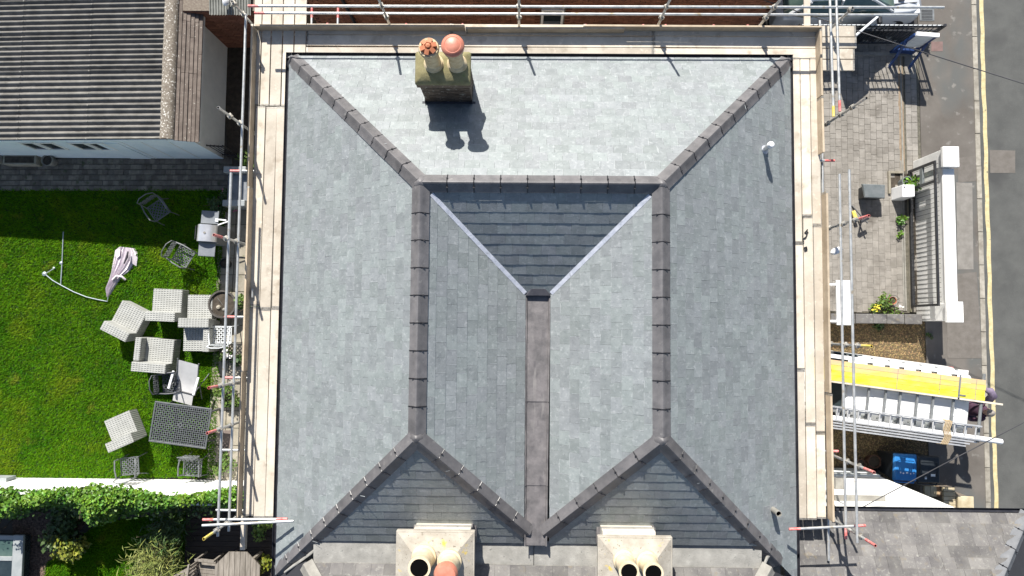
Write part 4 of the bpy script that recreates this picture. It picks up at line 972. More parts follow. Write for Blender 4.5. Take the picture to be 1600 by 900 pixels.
def loop(wb, z0, wt, z1, r=.06): return [(-wb / 2, z0), (wb / 2, z0), (wb / 2, (z0 + z1) / 2), (wt / 2, z1 - r), (wt / 2 - r, z1), (-wt / 2 + r, z1), (-wt / 2, z1 - r), (-wb / 2, (z0 + z1) / 2)]
car = thing('parked_car', 'silver white hatchback parked nose to the street behind the black railings', 'car', Vector((xat(1440, 10, .7) - 1.95, yat(1400, 30, .85) + .84, 0)), R(3))
cw_ = 1.76
loft([(-2.0, loop(cw_ * .85, .35, cw_ * .8, .85)), (-1.85, loop(cw_ * .97, .25, cw_ * .92, .98)), (-.9, loop(cw_, .22, cw_ * .96, .98)), (.75, loop(cw_, .22, cw_ * .95, .96)), (1.5, loop(cw_ * .97, .24, cw_ * .88, .86)), (1.85, loop(cw_ * .88, .28, cw_ * .76, .74)), (1.98, loop(cw_ * .72, .34, cw_ * .6, .62))], SILVER, 'body', car, smooth=50, bevel=.02)
loft([(-1.85, loop(cw_ * .80, .95, cw_ * .72, 1.05)), (-1.35, loop(cw_ * .90, .95, cw_ * .70, 1.42)), (-.2, loop(cw_ * .92, .95, cw_ * .70, 1.48)), (.35, loop(cw_ * .90, .95, cw_ * .70, 1.40)), (1.05, loop(cw_ * .84, .93, cw_ * .78, .97))], GLASSG, 'windscreen', car, smooth=40)
part('roof', MB().hexa([(-1.4, -.60, 1.44), (.25, -.60, 1.42), (.25, .60, 1.42), (-1.4, .60, 1.44)], [(-1.3, -.55, 1.50), (.15, -.55, 1.49), (.15, .55, 1.49), (-1.3, .55, 1.50)]), SILVER, car, bevel=.02)
for s_ in (-1, 1):
    part('pillar', MB().tube((1.0, s_ * .73, .96), (.25, s_ * .60, 1.44), .035, 6).tube((-.45, s_ * .80, .97), (-.5, s_ * .60, 1.46), .035, 6).tube((-1.75, s_ * .72, .98), (-1.3, s_ * .60, 1.45), .05, 6), SILVER, car, smooth=50)
    part('headlight', MB().box((1.72, s_ * .60, .70), (.26, .26, .12)), PAPER, car, bevel=.03)
    part('mirror', MB().box((.62, s_ * .98, 1.0), (.10, .2, .14)), BLACKM, car, bevel=.03)
    for x in (-1.3, 1.28): wheel(car, x, s_ * (cw_ / 2 - .12))
part('bonnet_seam', MB().tube((.95, -.55, .965), (1.75, -.45, .80), .012, 5).tube((.95, .55, .965), (1.75, .45, .80), .012, 5), BLACKM, car)
part('washer_vent', MB().box((1.28, -.42, .915), (.16, .06, .02)), BLACKM, car)
o = part('door', MB().bb(-1.0, 0, -.035, .035, .25, .95).bb(-1.0, -.95, -.03, .03, .95, 1.35).bb(-.95, -.2, -.03, .03, 1.31, 1.36).tube((-.2, 0, 1.33), (0, 0, .95), .03, 6), SILVER, car, bevel=.012, label='front door swung wide open')
o.location = (.55, -.9, 0); o.rotation_euler = (0, 0, R(38))
part('window', MB().bb(-.94, -.18, -.008, .008, .95, 1.31), GLASSG, o)

# ------------------------------------------------------------------ ladder van
vdir = (P(1535, 592, 2) - P(1312, 562, 2)); va = math.atan2(vdir.y, vdir.x)
vc = P(1405, 614, 1.98); vr = P(1516, 640, 1.98)
vl = 4.5
vloc = Vector((vc.x, vc.y, 0)); rearx = (vr - vc).dot(Vector((math.cos(va), math.sin(va), 0)))
van = thing('work_van', 'white work van with a roof rack of ladders and boards backed to the street', 'van', vloc, va)
x1 = rearx; x0 = rearx - 4.4; vw = 1.62
loft([(x0, loop(vw * .8, .35, vw * .75, .8)), (x0 + .12, loop(vw * .97, .25, vw * .9, .98)), (x0 + .95, loop(vw, .22, vw * .93, 1.12)), (x0 + 1.5, loop(vw, .22, vw * .78, 1.92)), (x0 + 2.0, loop(vw, .22, vw * .80, 1.98)), (x1 - .15, loop(vw, .22, vw * .80, 1.98)), (x1, loop(vw * .98, .3, vw * .78, 1.93))], VANW, 'body', van, smooth=50, bevel=.02)
for i in range(7): part('roof_rib', MB().bb(x0 + 2.1, x1 - .2, -.56 + i * .18, -.51 + i * .18, 1.978, 1.992), VANW, van, bevel=.006)
part('windscreen', MB().hexa([(x0 + .92, -.66, 1.12), (x0 + .92, .66, 1.12), (x0 + .97, .66, 1.12), (x0 + .97, -.66, 1.12)], [(x0 + 1.42, -.6, 1.86), (x0 + 1.42, .6, 1.86), (x0 + 1.5, .6, 1.86), (x0 + 1.5, -.6, 1.86)]), GLASSD, van)
for s_ in (-1, 1):
    part('door', MB().box((x1 + .012, s_ * .39, 1.0), (.03, .74, 1.5)), VANW, van, bevel=.01)
    part('window', MB().box((x1 + .03, s_ * .39, 1.4), (.012, .5, .4)), GLASSD, van)
    part('tail_light', MB().box((x1 + .0, s_ * .77, 1.0), (.06, .07, .3)), TUBER, van)
    part('side_window', MB().box((x0 + 1.55, s_ * (vw / 2 - .04), 1.45), (.7, .03, .4)), GLASSD, van)
    for x in (x0 + .75, x1 - .85): wheel(van, x, s_ * (vw / 2 - .12), .32)
part('bumper', MB().box((x1 + .06, 0, .42), (.1, vw * .95, .16)), BINP, van, bevel=.03)
for i, px in enumerate((1318, 1357, 1384, 1407, 1434, 1459, 1491)):
    xx = (P(px, 620, 2.12) - vc).dot(Vector((math.cos(va), math.sin(va), 0)))
    o = part('rack_bar', MB().bb(xx - .022, xx + .022, -.92, .74, 2.08, 2.125), GREYM, van)
    part('rack_foot', MB().bb(xx - .03, xx + .03, -.70, -.64, 1.85, 2.079).bb(xx - .03, xx + .03, .60, .66, 1.85, 2.079), GREYFR, o)
part('rack_roller', MB().tube((x1 + .14, -.90, 2.13), (x1 + .14, .72, 2.13), .035, 10), GREYM, van, smooth=50)
part('rack_rail', MB().tube((x0 + 2, -.90, 2.10), (x1 + .14, -.90, 2.10), .022, 8), PAPER, van, smooth=50)
def along(px0, py0, px1, py1, z): a, b = P(px0, py0, z), P(px1, py1, z); return a, b
def vx(px, py, z):
    p = P(px, py, z) - Vector((vloc.x, vloc.y, 0)); q = _rz(-va) @ p; return q
def onvan(name, label, cat, group=None): return thing(name, label, cat, vloc, va, group)
# staging board (yellow)
a = vx(1300, 580, 2.2); b = vx(1541, 609, 2.2); ya0 = vx(1420, 612, 2.2).y + .02; ya1 = vx(1420, 578, 2.2).y
sb = onvan('staging_board', 'wide yellow staging board strapped along the far side of the van roof', 'board')
n_ = 3; wd = (ya1 - ya0) / n_
for k_ in range(4):
    q0, q1 = ya0 + (ya1 - ya0) * k_ / 4, ya0 + (ya1 - ya0) * (k_ + 1) / 4
    part('plank', MB().bb(-2.2, b.x - .015 * (k_ % 2), q0 + .002, q1 - .002, 2.13, 2.19), (STAGY, STAGY, STAGM, STAGO)[k_], sb, bevel=.005)
part('edge_batten', MB().bb(-2.2, b.x + .42, ya0 - .045, ya0 - .003, 2.13, 2.20), BOARD, sb)
for xx in (b.x - .24, -.2, .8): part('joint_strip', MB().bb(xx, xx + .012, ya0 + .01, ya1 - .01, 2.191, 2.194), SILL, sb)
xx = vx(1500, 600, 2.2).x; part('strap', MB().bb(xx - .02, xx + .02, ya0 - .06, ya1 + .05, 2.192, 2.20).bb(xx - .02, xx + .16, ya0 + .05, ya0 + .08, 2.196, 2.206), GREYM, sb)
pp = onvan('plastic_pipe', 'long white plastic pipe lying on the van rack under the ladder', 'pipe')
a = vx(1300, 650, 2.16); b = vx(1564, 690, 2.16)
part('pipe', MB().tube((a.x, b.y + .02, 2.18), (b.x, b.y, 2.18), .062, 12), PAPER, pp, smooth=50)
w2 = onvan('white_batten', 'thin white trim strip along the outer edge of the van rack', 'trim strip')
a = vx(1312, 559, 2.16); b = vx(1506, 584, 2.16); part('strip', MB().bb(a.x - .6, b.x, b.y - .04, b.y + .05, 2.13, 2.18), PAPER, w2)
def ladder(label, ya, yb, xa, xb, z, step=.25, tilt=0.0, grp='ladders on the van rack'):
    ld = onvan('ladder', label, 'ladder', grp)
    for y in (ya, yb): part('side_rail', MB().bb(xa, xb, y - .018, y + .018, z, z + .07), ALU, ld, bevel=.004)
    n_ = int((xb - xa - .2) / step)
    rm = mesh('rung', MB().tube((0, ya + .01, z + .035), (0, yb - .01, z + .035), .020, 8), ALU, 50)
    for i in range(n_): shared('rung', rm, ld, Matrix.Translation((xb - .12 - i * step, 0, 0)))
    return ld
l1a = vx(1420, 651, 2.25).y; l1b = vx(1420, 672, 2.25).y
ladder('aluminium ladder lying flat on the van rack, topmost with rope tied round it', l1b, l1a, -2.4, vx(1533, 668, 2.25).x, 2.22)
ladder('aluminium ladder section stacked beneath the roped one', l1b + .03, l1a - .05, -2.4, vx(1520, 664, 2.2).x, 2.13)
for i in range(3): 
    yy = vx(1420, 676 + i * 4.2, 2.2).y
    ed = onvan('ladder', f'ladder standing on edge at the bin side of the van rack, {("innermost", "middle", "outermost")[i]} of three', 'ladder', 'ladders stacked on edge')
    part('side_rail', MB().bb(-2.3, vx(1518 - i * 6, 684, 2.2).x, yy - .016, yy + .016, 2.24, 2.30), ALU, ed); part('lower_rail', MB().bb(-2.3, vx(1515 - i * 6, 684, 2.2).x, yy - .016, yy + .016, 2.127, 2.17), ALU, ed)
    rm = mesh('rung', MB().bb(-.015, .015, yy - .012, yy + .012, 2.172, 2.238), ALU)
    for k in range(11): shared('rung', rm, ed, Matrix.Translation((-2.1 + k * .3, 0, 0)))
rp = onvan('rope', 'tan rope lashing wound round the ladders near the van rear', 'rope')
xx = vx(1480, 665, 2.3).x; mb = MB()
for i in range(5):
    x_ = xx - .05 + i * .035; mb.path([(x_, l1a + .04, 2.2), (x_ + .01, l1a + .02, 2.31), (x_ - .03, (l1a + l1b) / 2, 2.305), (x_ + .02, l1b - .02, 2.31), (x_ - .05, l1b - .2, 2.31), (x_ - .09, l1b - .22, 2.2)], .013, 6)
part('rope_turn', mb, ROPE, rp, smooth=60)

# ------------------------------------------------------------------ person behind the van
ps = thing('person', 'person in a dark maroon top standing behind the van reaching up to its load', 'person', P(1482, 633, 0), R(180 - 8))
def skin(name, pts, edges, m, parent, sub=2, root=0):
    me = bpy.data.meshes.new(name); me.from_pydata([p[:3] for p in pts], edges, []); me.materials.append(m)
    o = bpy.data.objects.new(name, me); link(o); o.parent = parent
    md = o.modifiers.new('skin', 'SKIN'); md.use_smooth_shade = True
    for i, p in enumerate(pts):
        v = me.skin_vertices[0].data[i]; v.radius = (p[3], p[4] if len(p) > 4 else p[3]); v.use_root = (i == root)
    s2 = o.modifiers.new('sub', 'SUBSURF'); s2.levels = sub; s2.render_levels = sub
    return o
# local +X is forward (towards the van)
B = [(0, 0, .93, .13, .15), (.0, 0, 1.12, .125, .15), (.02, 0, 1.32, .12, .17), (.03, 0, 1.46, .085, .11), (.05, 0, 1.54, .055), (.06, 0, 1.60, .05),
     (.03, .19, 1.42, .065), (.20, .25, 1.24, .048), (.42, .20, 1.40, .036), (.03, -.19, 1.42, .065), (.24, -.24, 1.32, .048), (.45, -.16, 1.48, .036),
     (.0, .10, .86, .10), (.03, .11, .48, .068), (-.01, .12, .10, .045), (.10, .13, .04, .04), (.0, -.10, .86, .10), (.04, -.11, .48, .068), (-.03, -.12, .10, .045), (.08, -.13, .04, .04)]
skin('body', B, [(0, 1), (1, 2), (2, 3), (3, 4), (4, 5), (3, 6), (6, 7), (7, 8), (3, 9), (9, 10), (10, 11), (0, 12), (12, 13), (13, 14), (14, 15), (0, 16), (16, 17), (17, 18), (18, 19)], MAROON, ps)
skin('trousers', [(0, 0, .94, .14, .16), (.0, .10, .86, .108), (.03, .11, .48, .078), (-.01, .12, .12, .062), (.0, -.10, .86, .108), (.04, -.11, .48, .078), (-.03, -.12, .12, .062)], [(0, 1), (1, 2), (2, 3), (0, 4), (4, 5), (5, 6)], NAVY, ps)
hd = part('head', MB().lathe([(0, -.125), (.055, -.11), (.075, -.05), (.085, .02), (.082, .07), (.055, .115), (0, .13)], (0, 0, 0), 18), SKIN, ps, smooth=80)
hd.location = (.09, 0, 1.68); hd.scale = (1.15, .95, 1)
hr = part('hair', MB().lathe([(.088, .0), (.093, .04), (.088, .085), (.058, .125), (0, .14)], (-.012, 0, 0), 18), HAIR, hd, smooth=80)
part('nose', MB().hexa([(.075, -.014, -.03), (.105, -.012, -.03), (.105, .012, -.03), (.075, .014, -.03)], [(.075, -.008, .02), (.085, -.006, .02), (.085, .006, .02), (.075, .008, .02)]), SKIN, hd, bevel=.006)
for s_ in (-1, 1):
    part('ear', MB().lathe([(0, -.012), (.022, -.008), (.024, .006), (0, .012)], (0, s_ * .088, -.005), 10), SKIN, hd, smooth=80)
    part('eye', MB().lathe([(0, -.008), (.009, 0), (0, .008)], (.078, s_ * .03, .02), 8), RUBBER, hd, smooth=80)
    h0 = Vector((.42, .20, 1.40)) if s_ > 0 else Vector((.45, -.16, 1.48))
    hpts = [(h0.x, h0.y, h0.z, .034, .026), (h0.x + .05, h0.y, h0.z + .03, .04, .02), (h0.x + .09, h0.y, h0.z + .05, .038, .016)]; ed = [(0, 1), (1, 2)]
    for k in range(4):
        i0 = len(hpts); yy = h0.y + (k - 1.5) * .021; l = (.062, .072, .07, .055)[k]
        hpts += [(h0.x + .11, yy, h0.z + .062, .010), (h0.x + .11 + l * .6, yy, h0.z + .075, .0085), (h0.x + .11 + l * .85, yy, h0.z + .05, .007)]; ed += [(2, i0), (i0, i0 + 1), (i0 + 1, i0 + 2)]
    i0 = len(hpts); hpts += [(h0.x + .04, h0.y - s_ * .045, h0.z + .03, .011), (h0.x + .08, h0.y - s_ * .06, h0.z + .035, .009)]; ed += [(1, i0), (i0, i0 + 1)]
    skin('hand', hpts, ed, SKIN, ps, 1)
    part('shoe', MB().hexa([(-.06, s_ * .12 - .045, 0), (.19, s_ * .12 - .04, 0), (.19, s_ * .12 + .04, 0), (-.06, s_ * .12 + .045, 0)], [(-.05, s_ * .12 - .035, .11), (.14, s_ * .12 - .03, .06), (.14, s_ * .12 + .03, .06), (-.05, s_ * .12 + .035, .11)]), RUBBER, ps, bevel=.015)
bg = thing('cloth_bundle', 'purple grey cloth bundle hanging over the yellow board end', 'cloth', P(1541, 618, 2.0))
mb = MB(); pts = [(-.12, .16, .1), (.0, .12, .14), (.1, 0, .08), (.12, -.12, -.1), (.08, -.2, -.35)]
part('cloth', mb.path(pts, .09, 8, rs=[.04, .09, .10, .09, .03]), PURPLE, bg, smooth=80)

# ------------------------------------------------------------------ bins, brick pier wall, right-hand clutter
def wheelie(px, py, m, label, rz):
    t = P(px, py, 1.02); b = thing('wheelie_bin', label, 'bin', (t.x, t.y, 0), rz, 'wheelie bins by the white wall')
    part('body', MB().hexa([(-.22, -.25, .06), (.22, -.25, .06), (.22, .25, .06), (-.22, .25, .06)], [(-.28, -.31, .95), (.28, -.31, .95), (.28, .33, .95), (-.28, .33, .95)]), BINP, b, bevel=.03)
    ldd = part('lid', MB().hexa([(-.30, -.35, .952), (.30, -.35, .952), (.30, .34, .952), (-.30, .34, .952)], [(-.27, -.32, 1.02), (.27, -.32, 1.02), (.27, .31, 1.04), (-.27, .31, 1.04)]), m, b, bevel=.025)
    part('lid_rim', MB().bb(-.20, .20, -.20, -.185, 1.03, 1.045).bb(-.20, .20, .17, .185, 1.035, 1.052).bb(-.215, -.20, -.185, .17, 1.032, 1.048).bb(.20, .215, -.185, .17, 1.032, 1.048), m, ldd, bevel=.006)
    part('handle', MB().tube((-.24, .37, .97), (.24, .37, .97), .018, 8).tube((-.24, .37, .97), (-.24, .30, .95), .016, 6).tube((.24, .37, .97), (.24, .30, .95), .016, 6), m, b, smooth=50)
    for s_ in (-1, 1):
        w_ = part('wheel', MB().lathe([(.03, -.025), (.1, -.025), (.1, .025), (.03, .025)], (0, 0, 0), 14), RUBBER, b, smooth=40); w_.location = (s_ * .25, .27, .1); w_.rotation_euler = (0, math.pi / 2, 0)
    return b, ldd
b, l_ = wheelie(1415, 731, BLUEP, 'black wheelie bin with bright blue lid in the corner of the gravel drive', R(177))
# faint white lettering-like marks moulded on the blue lid
mk = MB()
for i, (x_, w_) in enumerate(((-.20, .04), (-.12, .02), (-.03, .05), (.06, .035), (.13, .03))): mk.box((x_, .12 + .015 * (i % 2), 1.038), (w_, .035, .004), _rz(.2 * (-1) ** i))
part('lid_marking', mk, PAPER, l_)
b, l_ = wheelie(1451, 734, BINP, 'dark wheelie bin with a black lid standing right of the blue lidded one', R(178))
part('lid_label', MB().box((-.1, .13, 1.04), (.11, .06, .004)), SIGNG, l_); part('lid_label', MB().box((.08, .2, 1.04), (.05, .07, .004)), SIGNG, l_)
bw_ = thing('brick_pier_wall', 'low buff brick wall and pier beside the pavement below the bins', 'wall', P(1490, 775, 0))
pts = [P(1442, 768, .55), P(1478, 768, .55)]
yb0 = P(1478, 768, .55).y
xq0, xq1, xq2 = P(1440, 768, .5).x, P(1468, 768, .5).x, P(1512, 780, .6).x
part('wall', MB().bb(xq0, xq1 - .002, yb0 - .12, yb0 + .10, 0, .45).bb(xq1, xq1 + .26, -7.5, yb0 + .12, 0, .62), MORTAR, bw_, True)
for i in range(14):
    yy = yb0 + .08 - i * .11
    part('coping_brick', MB().bb(xq1 - .02, xq1 + .28, yy - .05, yy + .05, .622, .70 + random.uniform(0, .01)), BUFFB, bw_, True, bevel=.008)
for i in range(4):
    xx = xq0 + .07 + i * .16
    part('coping_brick', MB().bb(xx, xx + .15, yb0 - .14, yb0 + .12, .452, .52), mat('buff_brick%d' % i, (.32, .20, .12), (.42, .30, .18), 8, .9) if i == 2 else BUFFB, bw_, True, bevel=.008)
part('pier', MB().bb(xq1 + .29, xq2 + .0, yb0 - .75, yb0 - .10, 0, .72), MORTAR, bw_, True)
part('pier_cap', MB().bb(xq1 + .285, xq2 + .03, yb0 - .80, yb0 - .06, .722, .80), BUFFB, bw_, True, bevel=.015)
def pot(px, py, r, h, m, label, name='plant_pot', cat='pot', n=16, soil=True):
    o = thing(name, label, cat, P(px, py, 0)); part('pot', MB().lathe([(r * .75, 0), (r * .98, h * .9), (r * 1.04, h * .9), (r * 1.04, h), (r * .92, h), (r * .88, h * .85), (0, h * .84)], (0, 0, 0), n), m, o, smooth=45)
    if soil: part('soil', MB().lathe([(r * .87, h * .86), (r * .5, h * .9), (0, h * .88)], (0, 0, 0), n), SOIL, o, smooth=60)
    return o
pot(1358, 718, .17, .3, BROWNP, 'round terracotta pot near the white house wall on the gravel')
pot(1338, 722, .12, .25, BROWNP, 'smaller terracotta pot beside the round one on the gravel')
bxx = thing('storage_box', 'dark grey lidded storage box standing on the block paved drive', 'box', P(1357, 303, 0), R(-2))
part('body', MB().hexa([(-.28, -.16, 0), (.20, -.16, 0), (.20, .14, 0), (-.28, .14, 0)], [(-.30, -.18, .38), (.22, -.18, .38), (.22, .16, .38), (-.30, .16, .38)]), BINP, bxx, bevel=.015)
part('lid', MB().hexa([(-.31, -.20, .382), (.24, -.20, .382), (.22, .18, .382), (-.40, .18, .382)], [(-.29, -.18, .42), (.22, -.18, .42), (.20, .16, .46), (-.38, .16, .46)]), BOXG, bxx, bevel=.012)
tl = thing('tool_stand', 'black folding tool stand with yellow straps on the paved drive', 'tool stand', P(1337, 340, 0))
part('leg', MB().tube((-.10, .32, .02), (.14, -.20, .35), .022, 6), BLACKM, tl, smooth=50); part('leg', MB().tube((.16, .0, .02), (-.05, -.14, .35), .022, 6), BLACKM, tl, smooth=50)
part('strap', MB().box((-.08, .02, .12), (.10, .3, .05), _rz(.3)), TUBEY, tl, bevel=.01); part('pad', MB().box((.08, -.12, .3), (.26, .07, .06), _rz(.5)), BLACKM, tl, bevel=.01)
cp = thing('porch_canopy', 'white flat canopy panel fixed below the right guard rails', 'canopy', P(1318, 473, 2.6))
part('panel', MB().bb(-.17, .17, -.52, .52, -.03, .03), PAPER, cp, bevel=.01); part('bracket', MB().bb(-3.0, -.17, -.45, -.40, -.02, .02).bb(-3.0, -.17, .40, .45, -.02, .02), PAPER, cp)
bt = thing('blue_white_bag', 'small pale bag caught behind the right toe board', 'bag', P(1305, 392, 4.9)); part('bag', MB().lathe([(.02, 0), (.07, .03), (.06, .12), (.02, .16), (0, .16)], (0, 0, 0), 9), PAPER, bt, smooth=60)
bt.location = P(1306, 392, 5.2); bt.scale = (1.8, 1, .6); bt.rotation_euler = (0, 0, R(25))

# ------------------------------------------------------------------ garden furniture
GW = 'pale grey wicker garden seating'
def wseat(label, cpx, cpy, rz, w, d, back=True, arm=0, hs=.42, hb=.74, name='wicker_armchair', cat='garden seat', bt=.17, z=.42):
    c_ = P(cpx, cpy, z); o = thing(name, label, cat, (c_.x, c_.y, 0), R(rz), GW)
    part('seat', MB().bb(-w / 2, w / 2, -d / 2, d / 2, .04, hs), WICK, o, bevel=.014)
    if back: part('backrest', MB().hexa([(-w / 2 - .002, -d / 2 - .04, .05), (w / 2 + .002, -d / 2 - .04, .05), (w / 2 + .002, -d / 2 + bt, .05), (-w / 2 - .002, -d / 2 + bt, .05)], [(-w / 2 - .002, -d / 2 - .10, hb), (w / 2 + .002, -d / 2 - .10, hb), (w / 2 + .002, -d / 2 + bt - .02, hb), (-w / 2 - .002, -d / 2 + bt - .02, hb)]), WICK, o, bevel=.016)
    if arm: part('armrest', MB().bb(*( (w / 2 - .16, w / 2 + .003) if arm > 0 else (-w / 2 - .003, -w / 2 + .16)), -d / 2 + bt + .002, d / 2 + .003, .05, hb - .06), WICK, o, bevel=.016)
    part('foot', MB().bb(-w / 2 + .05, -w / 2 + .1, -d / 2 + .05, -d / 2 + .1, 0, .04).bb(w / 2 - .1, w / 2 - .05, -d / 2 + .05, -d / 2 + .1, 0, .04).bb(-w / 2 + .05, -w / 2 + .1, d / 2 - .1, d / 2 - .05, 0, .04).bb(w / 2 - .1, w / 2 - .05, d / 2 - .1, d / 2 - .05, 0, .04), BLACKM, o)
    return o
wseat('pale wicker seat without arms at the left end of the cluster, turned askew', 200, 499, -26, .76, .76)
wseat('pale wicker seat without arms at the top of the cluster, facing the garage', 261, 474, -2, .78, .76)
wseat('low square wicker footstool tucked against the corner seat', 311, 480, 0, .66, .66, False, name='wicker_footstool', cat='footstool', hs=.38)
wseat('wicker corner seat with shaded cushion well beside the footstool', 310, 526, 180, .80, .78, True, -1)
wseat('wicker corner armchair with its well facing up and right, lowest of the cluster', 244, 552, -4, .90, .78, True, -1)
wseat('pale wicker seat without arms standing alone left of the lattice table', 190, 670, 24, .72, .74)
def lattice(mb, w, d, z, pitch, bwid, th, curve=None):
    for sgn in (1, -1):
        k = -int((w + d) / pitch); 
        while k * pitch < w + d:
            c0 = k * pitch; pts = []
            # line: y = sgn*x + c0
            xs_ = []
            for x_ in (-w / 2, w / 2):
                y_ = sgn * x_ + c0
                if -d / 2 <= y_ <= d / 2: xs_.append((x_, y_))
            for y_ in (-d / 2, d / 2):
                x_ = (y_ - c0) / sgn
                if -w / 2 < x_ < w / 2: xs_.append((x_, y_))
            if len(xs_) == 2:
                a, b = Vector((*xs_[0], z)), Vector((*xs_[1], z)); dd = b - a
                if dd.length > .03: mb.box((a + b) / 2, (dd.length, bwid, th), _rz(math.atan2(dd.y, dd.x)))
            k += 1
    return mb
def mchair(px, py, rz, label, m=CHAIRM, tip=None, z=.44):
    c_ = P(px, py, z); o = thing('metal_chair', label, 'garden chair', (c_.x, c_.y, 0), R(rz), 'cast metal garden chairs')
    w, d = .44, .42
    part('seat', lattice(MB(), w, d, .44, .105, .024, .012).bb(-w / 2 - .02, w / 2 + .02, -d / 2 - .02, -d / 2, .425, .455).bb(-w / 2 - .02, w / 2 + .02, d / 2, d / 2 + .02, .425, .455).bb(-w / 2 - .02, -w / 2, -d / 2, d / 2, .426, .454).bb(w / 2, w / 2 + .02, -d / 2, d / 2, .426, .454), m, o)
    bk = lattice(MB(), w, .38, 0, .105, .024, .012); rot = _rx(R(80)); bk.v = [tuple(rot @ Vector(v) + Vector((0, -d / 2 - .07, .68))) for v in bk.v]
    part('backrest', bk, m, o)
    part('back_frame', MB().path([(-w / 2 - .02, -d / 2, .42), (-w / 2 - .02, -d / 2 - .10, .82), (-w / 4, -d / 2 - .13, .90), (w / 4, -d / 2 - .13, .90), (w / 2 + .02, -d / 2 - .10, .82), (w / 2 + .02, -d / 2, .42)], .014, 8), m, o, smooth=60)
    for s_ in (-1, 1):
        part('armrest', MB().path([(s_ * (w / 2 + .02), -d / 2 - .06, .66), (s_ * (w / 2 + .05), -.05, .67), (s_ * (w / 2 + .05), d / 2 - .02, .65), (s_ * (w / 2 + .03), d / 2, .45)], .019, 8), m, o, smooth=60)
        part('leg', MB().path([(s_ * w / 2, d / 2, .43), (s_ * (w / 2 + .02), d / 2 + .03, .2), (s_ * (w / 2 + .02), d / 2 + .05, 0)], .014, 8), m, o, smooth=60)
        part('leg', MB().path([(s_ * w / 2, -d / 2, .43), (s_ * (w / 2 + .02), -d / 2 - .05, .2), (s_ * (w / 2 + .02), -d / 2 - .10, 0)], .014, 8), m, o, smooth=60)
    return o
mchair(248, 328, -145, 'metal lattice chair standing in the garage shadow on the lawn')
mchair(287, 400, -120, 'metal lattice chair at the sunny edge of the garage shadow')
mchair(268, 598, -84, 'dark metal lattice chair between corner armchair and recliner', CHAIRD)
mchair(203, 728, 6, 'metal lattice chair below the lone wicker seat, close to the white wall')
mchair(301, 730, 178, 'metal lattice chair below the table, close to the white wall')
mchair(348, 523, 0, 'pale metal lattice chair on the paving next to the round planter', SIGNG)
tp = P(282, 664, .72)
tb_ = thing('metal_table', 'large rectangular dark metal lattice table on the lawn', 'table', (tp.x, tp.y, 0), R(-7))
w, d = 1.44, .98
part('tabletop', lattice(MB(), w, d, .715, .108, .040, .015), TABM, tb_)
part('table_rim', MB().bb(-w / 2 - .035, w / 2 + .035, -d / 2 - .035, -d / 2 + .01, .70, .735).bb(-w / 2 - .035, w / 2 + .035, d / 2 - .01, d / 2 + .035, .70, .735).bb(-w / 2 - .035, -w / 2 + .01, -d / 2 + .012, d / 2 - .012, .701, .734).bb(w / 2 - .01, w / 2 + .035, -d / 2 + .012, d / 2 - .012, .701, .734), TABM, tb_, bevel=.01)
part('parasol_hole', MB().lathe([(.06, .72), (.06, .732), (.025, .732), (.025, .70)], (0, 0, 0), 14, close=False), TABM, tb_)
for sx in (-1, 1):
    for sy_ in (-1, 1): part('leg', MB().path([(sx * .62, sy_ * .40, .70), (sx * .60, sy_ * .38, .4), (sx * .66, sy_ * .43, 0)], .025, 8), TABM, tb_, smooth=60)
# recliner
rc_ = thing('recliner_chair', 'pale grey sling reclining chair with raised back and white arms', 'recliner', P(303, 600, 0), R(-14))
fw_ = .27
prof = [(.64, .68), (.50, .62), (.34, .55), (.16, .47), (.0, .41), (-.20, .40)]
mb = MB(); 
for y_, z_ in prof:
    for s_ in (-1, 1): mb.v.append((s_ * fw_, y_, z_ - .0)); mb.v.append((s_ * fw_, y_, z_ - .012))
for i in range(len(prof) - 1): a = i * 4; mb.f += [(a, a + 4, a + 6, a + 2), (a + 1, a + 3, a + 7, a + 5), (a, a + 1, a + 5, a + 4), (a + 2, a + 6, a + 7, a + 3)]
mb.mi = [0] * len(mb.f); part('sling', mb, SLING, rc_, smooth=50)
part('footrest', MB().hexa([(-fw_ - .02, -.50, .30), (fw_ - .03, -.50, .30), (fw_ - .03, -.19, .38), (-fw_ - .02, -.19, .38)], [(-fw_ - .02, -.50, .325), (fw_ - .03, -.50, .325), (fw_ - .03, -.19, .405), (-fw_ - .02, -.19, .405)]), SLING, rc_, bevel=.008)
for s_ in (-1, 1):
    part('side_frame', MB().path([(s_ * (fw_ + .015), .68, .70), (s_ * (fw_ + .015), .34, .56), (s_ * (fw_ + .015), .0, .43), (s_ * (fw_ + .015), -.2, .41)], .016, 8), CHAIRM, rc_, smooth=60)
    part('armrest', MB().bb(s_ * .34 - .03, s_ * .34 + .03, -.16, .32, .60, .64), PAPER, rc_, bevel=.01)
    part('leg', MB().tube((s_ * .33, -.12, .6), (s_ * .33, .38, .0), .014, 8), CHAIRM, rc_, smooth=50); part('leg', MB().tube((s_ * .33, .30, .6), (s_ * .33, -.34, .0), .014, 8), CHAIRM, rc_, smooth=50)
part('seat_bar', MB().tube((-.30, -.19, .41), (.30, -.19, .41), .018, 8), BLACKM, rc_, smooth=50)
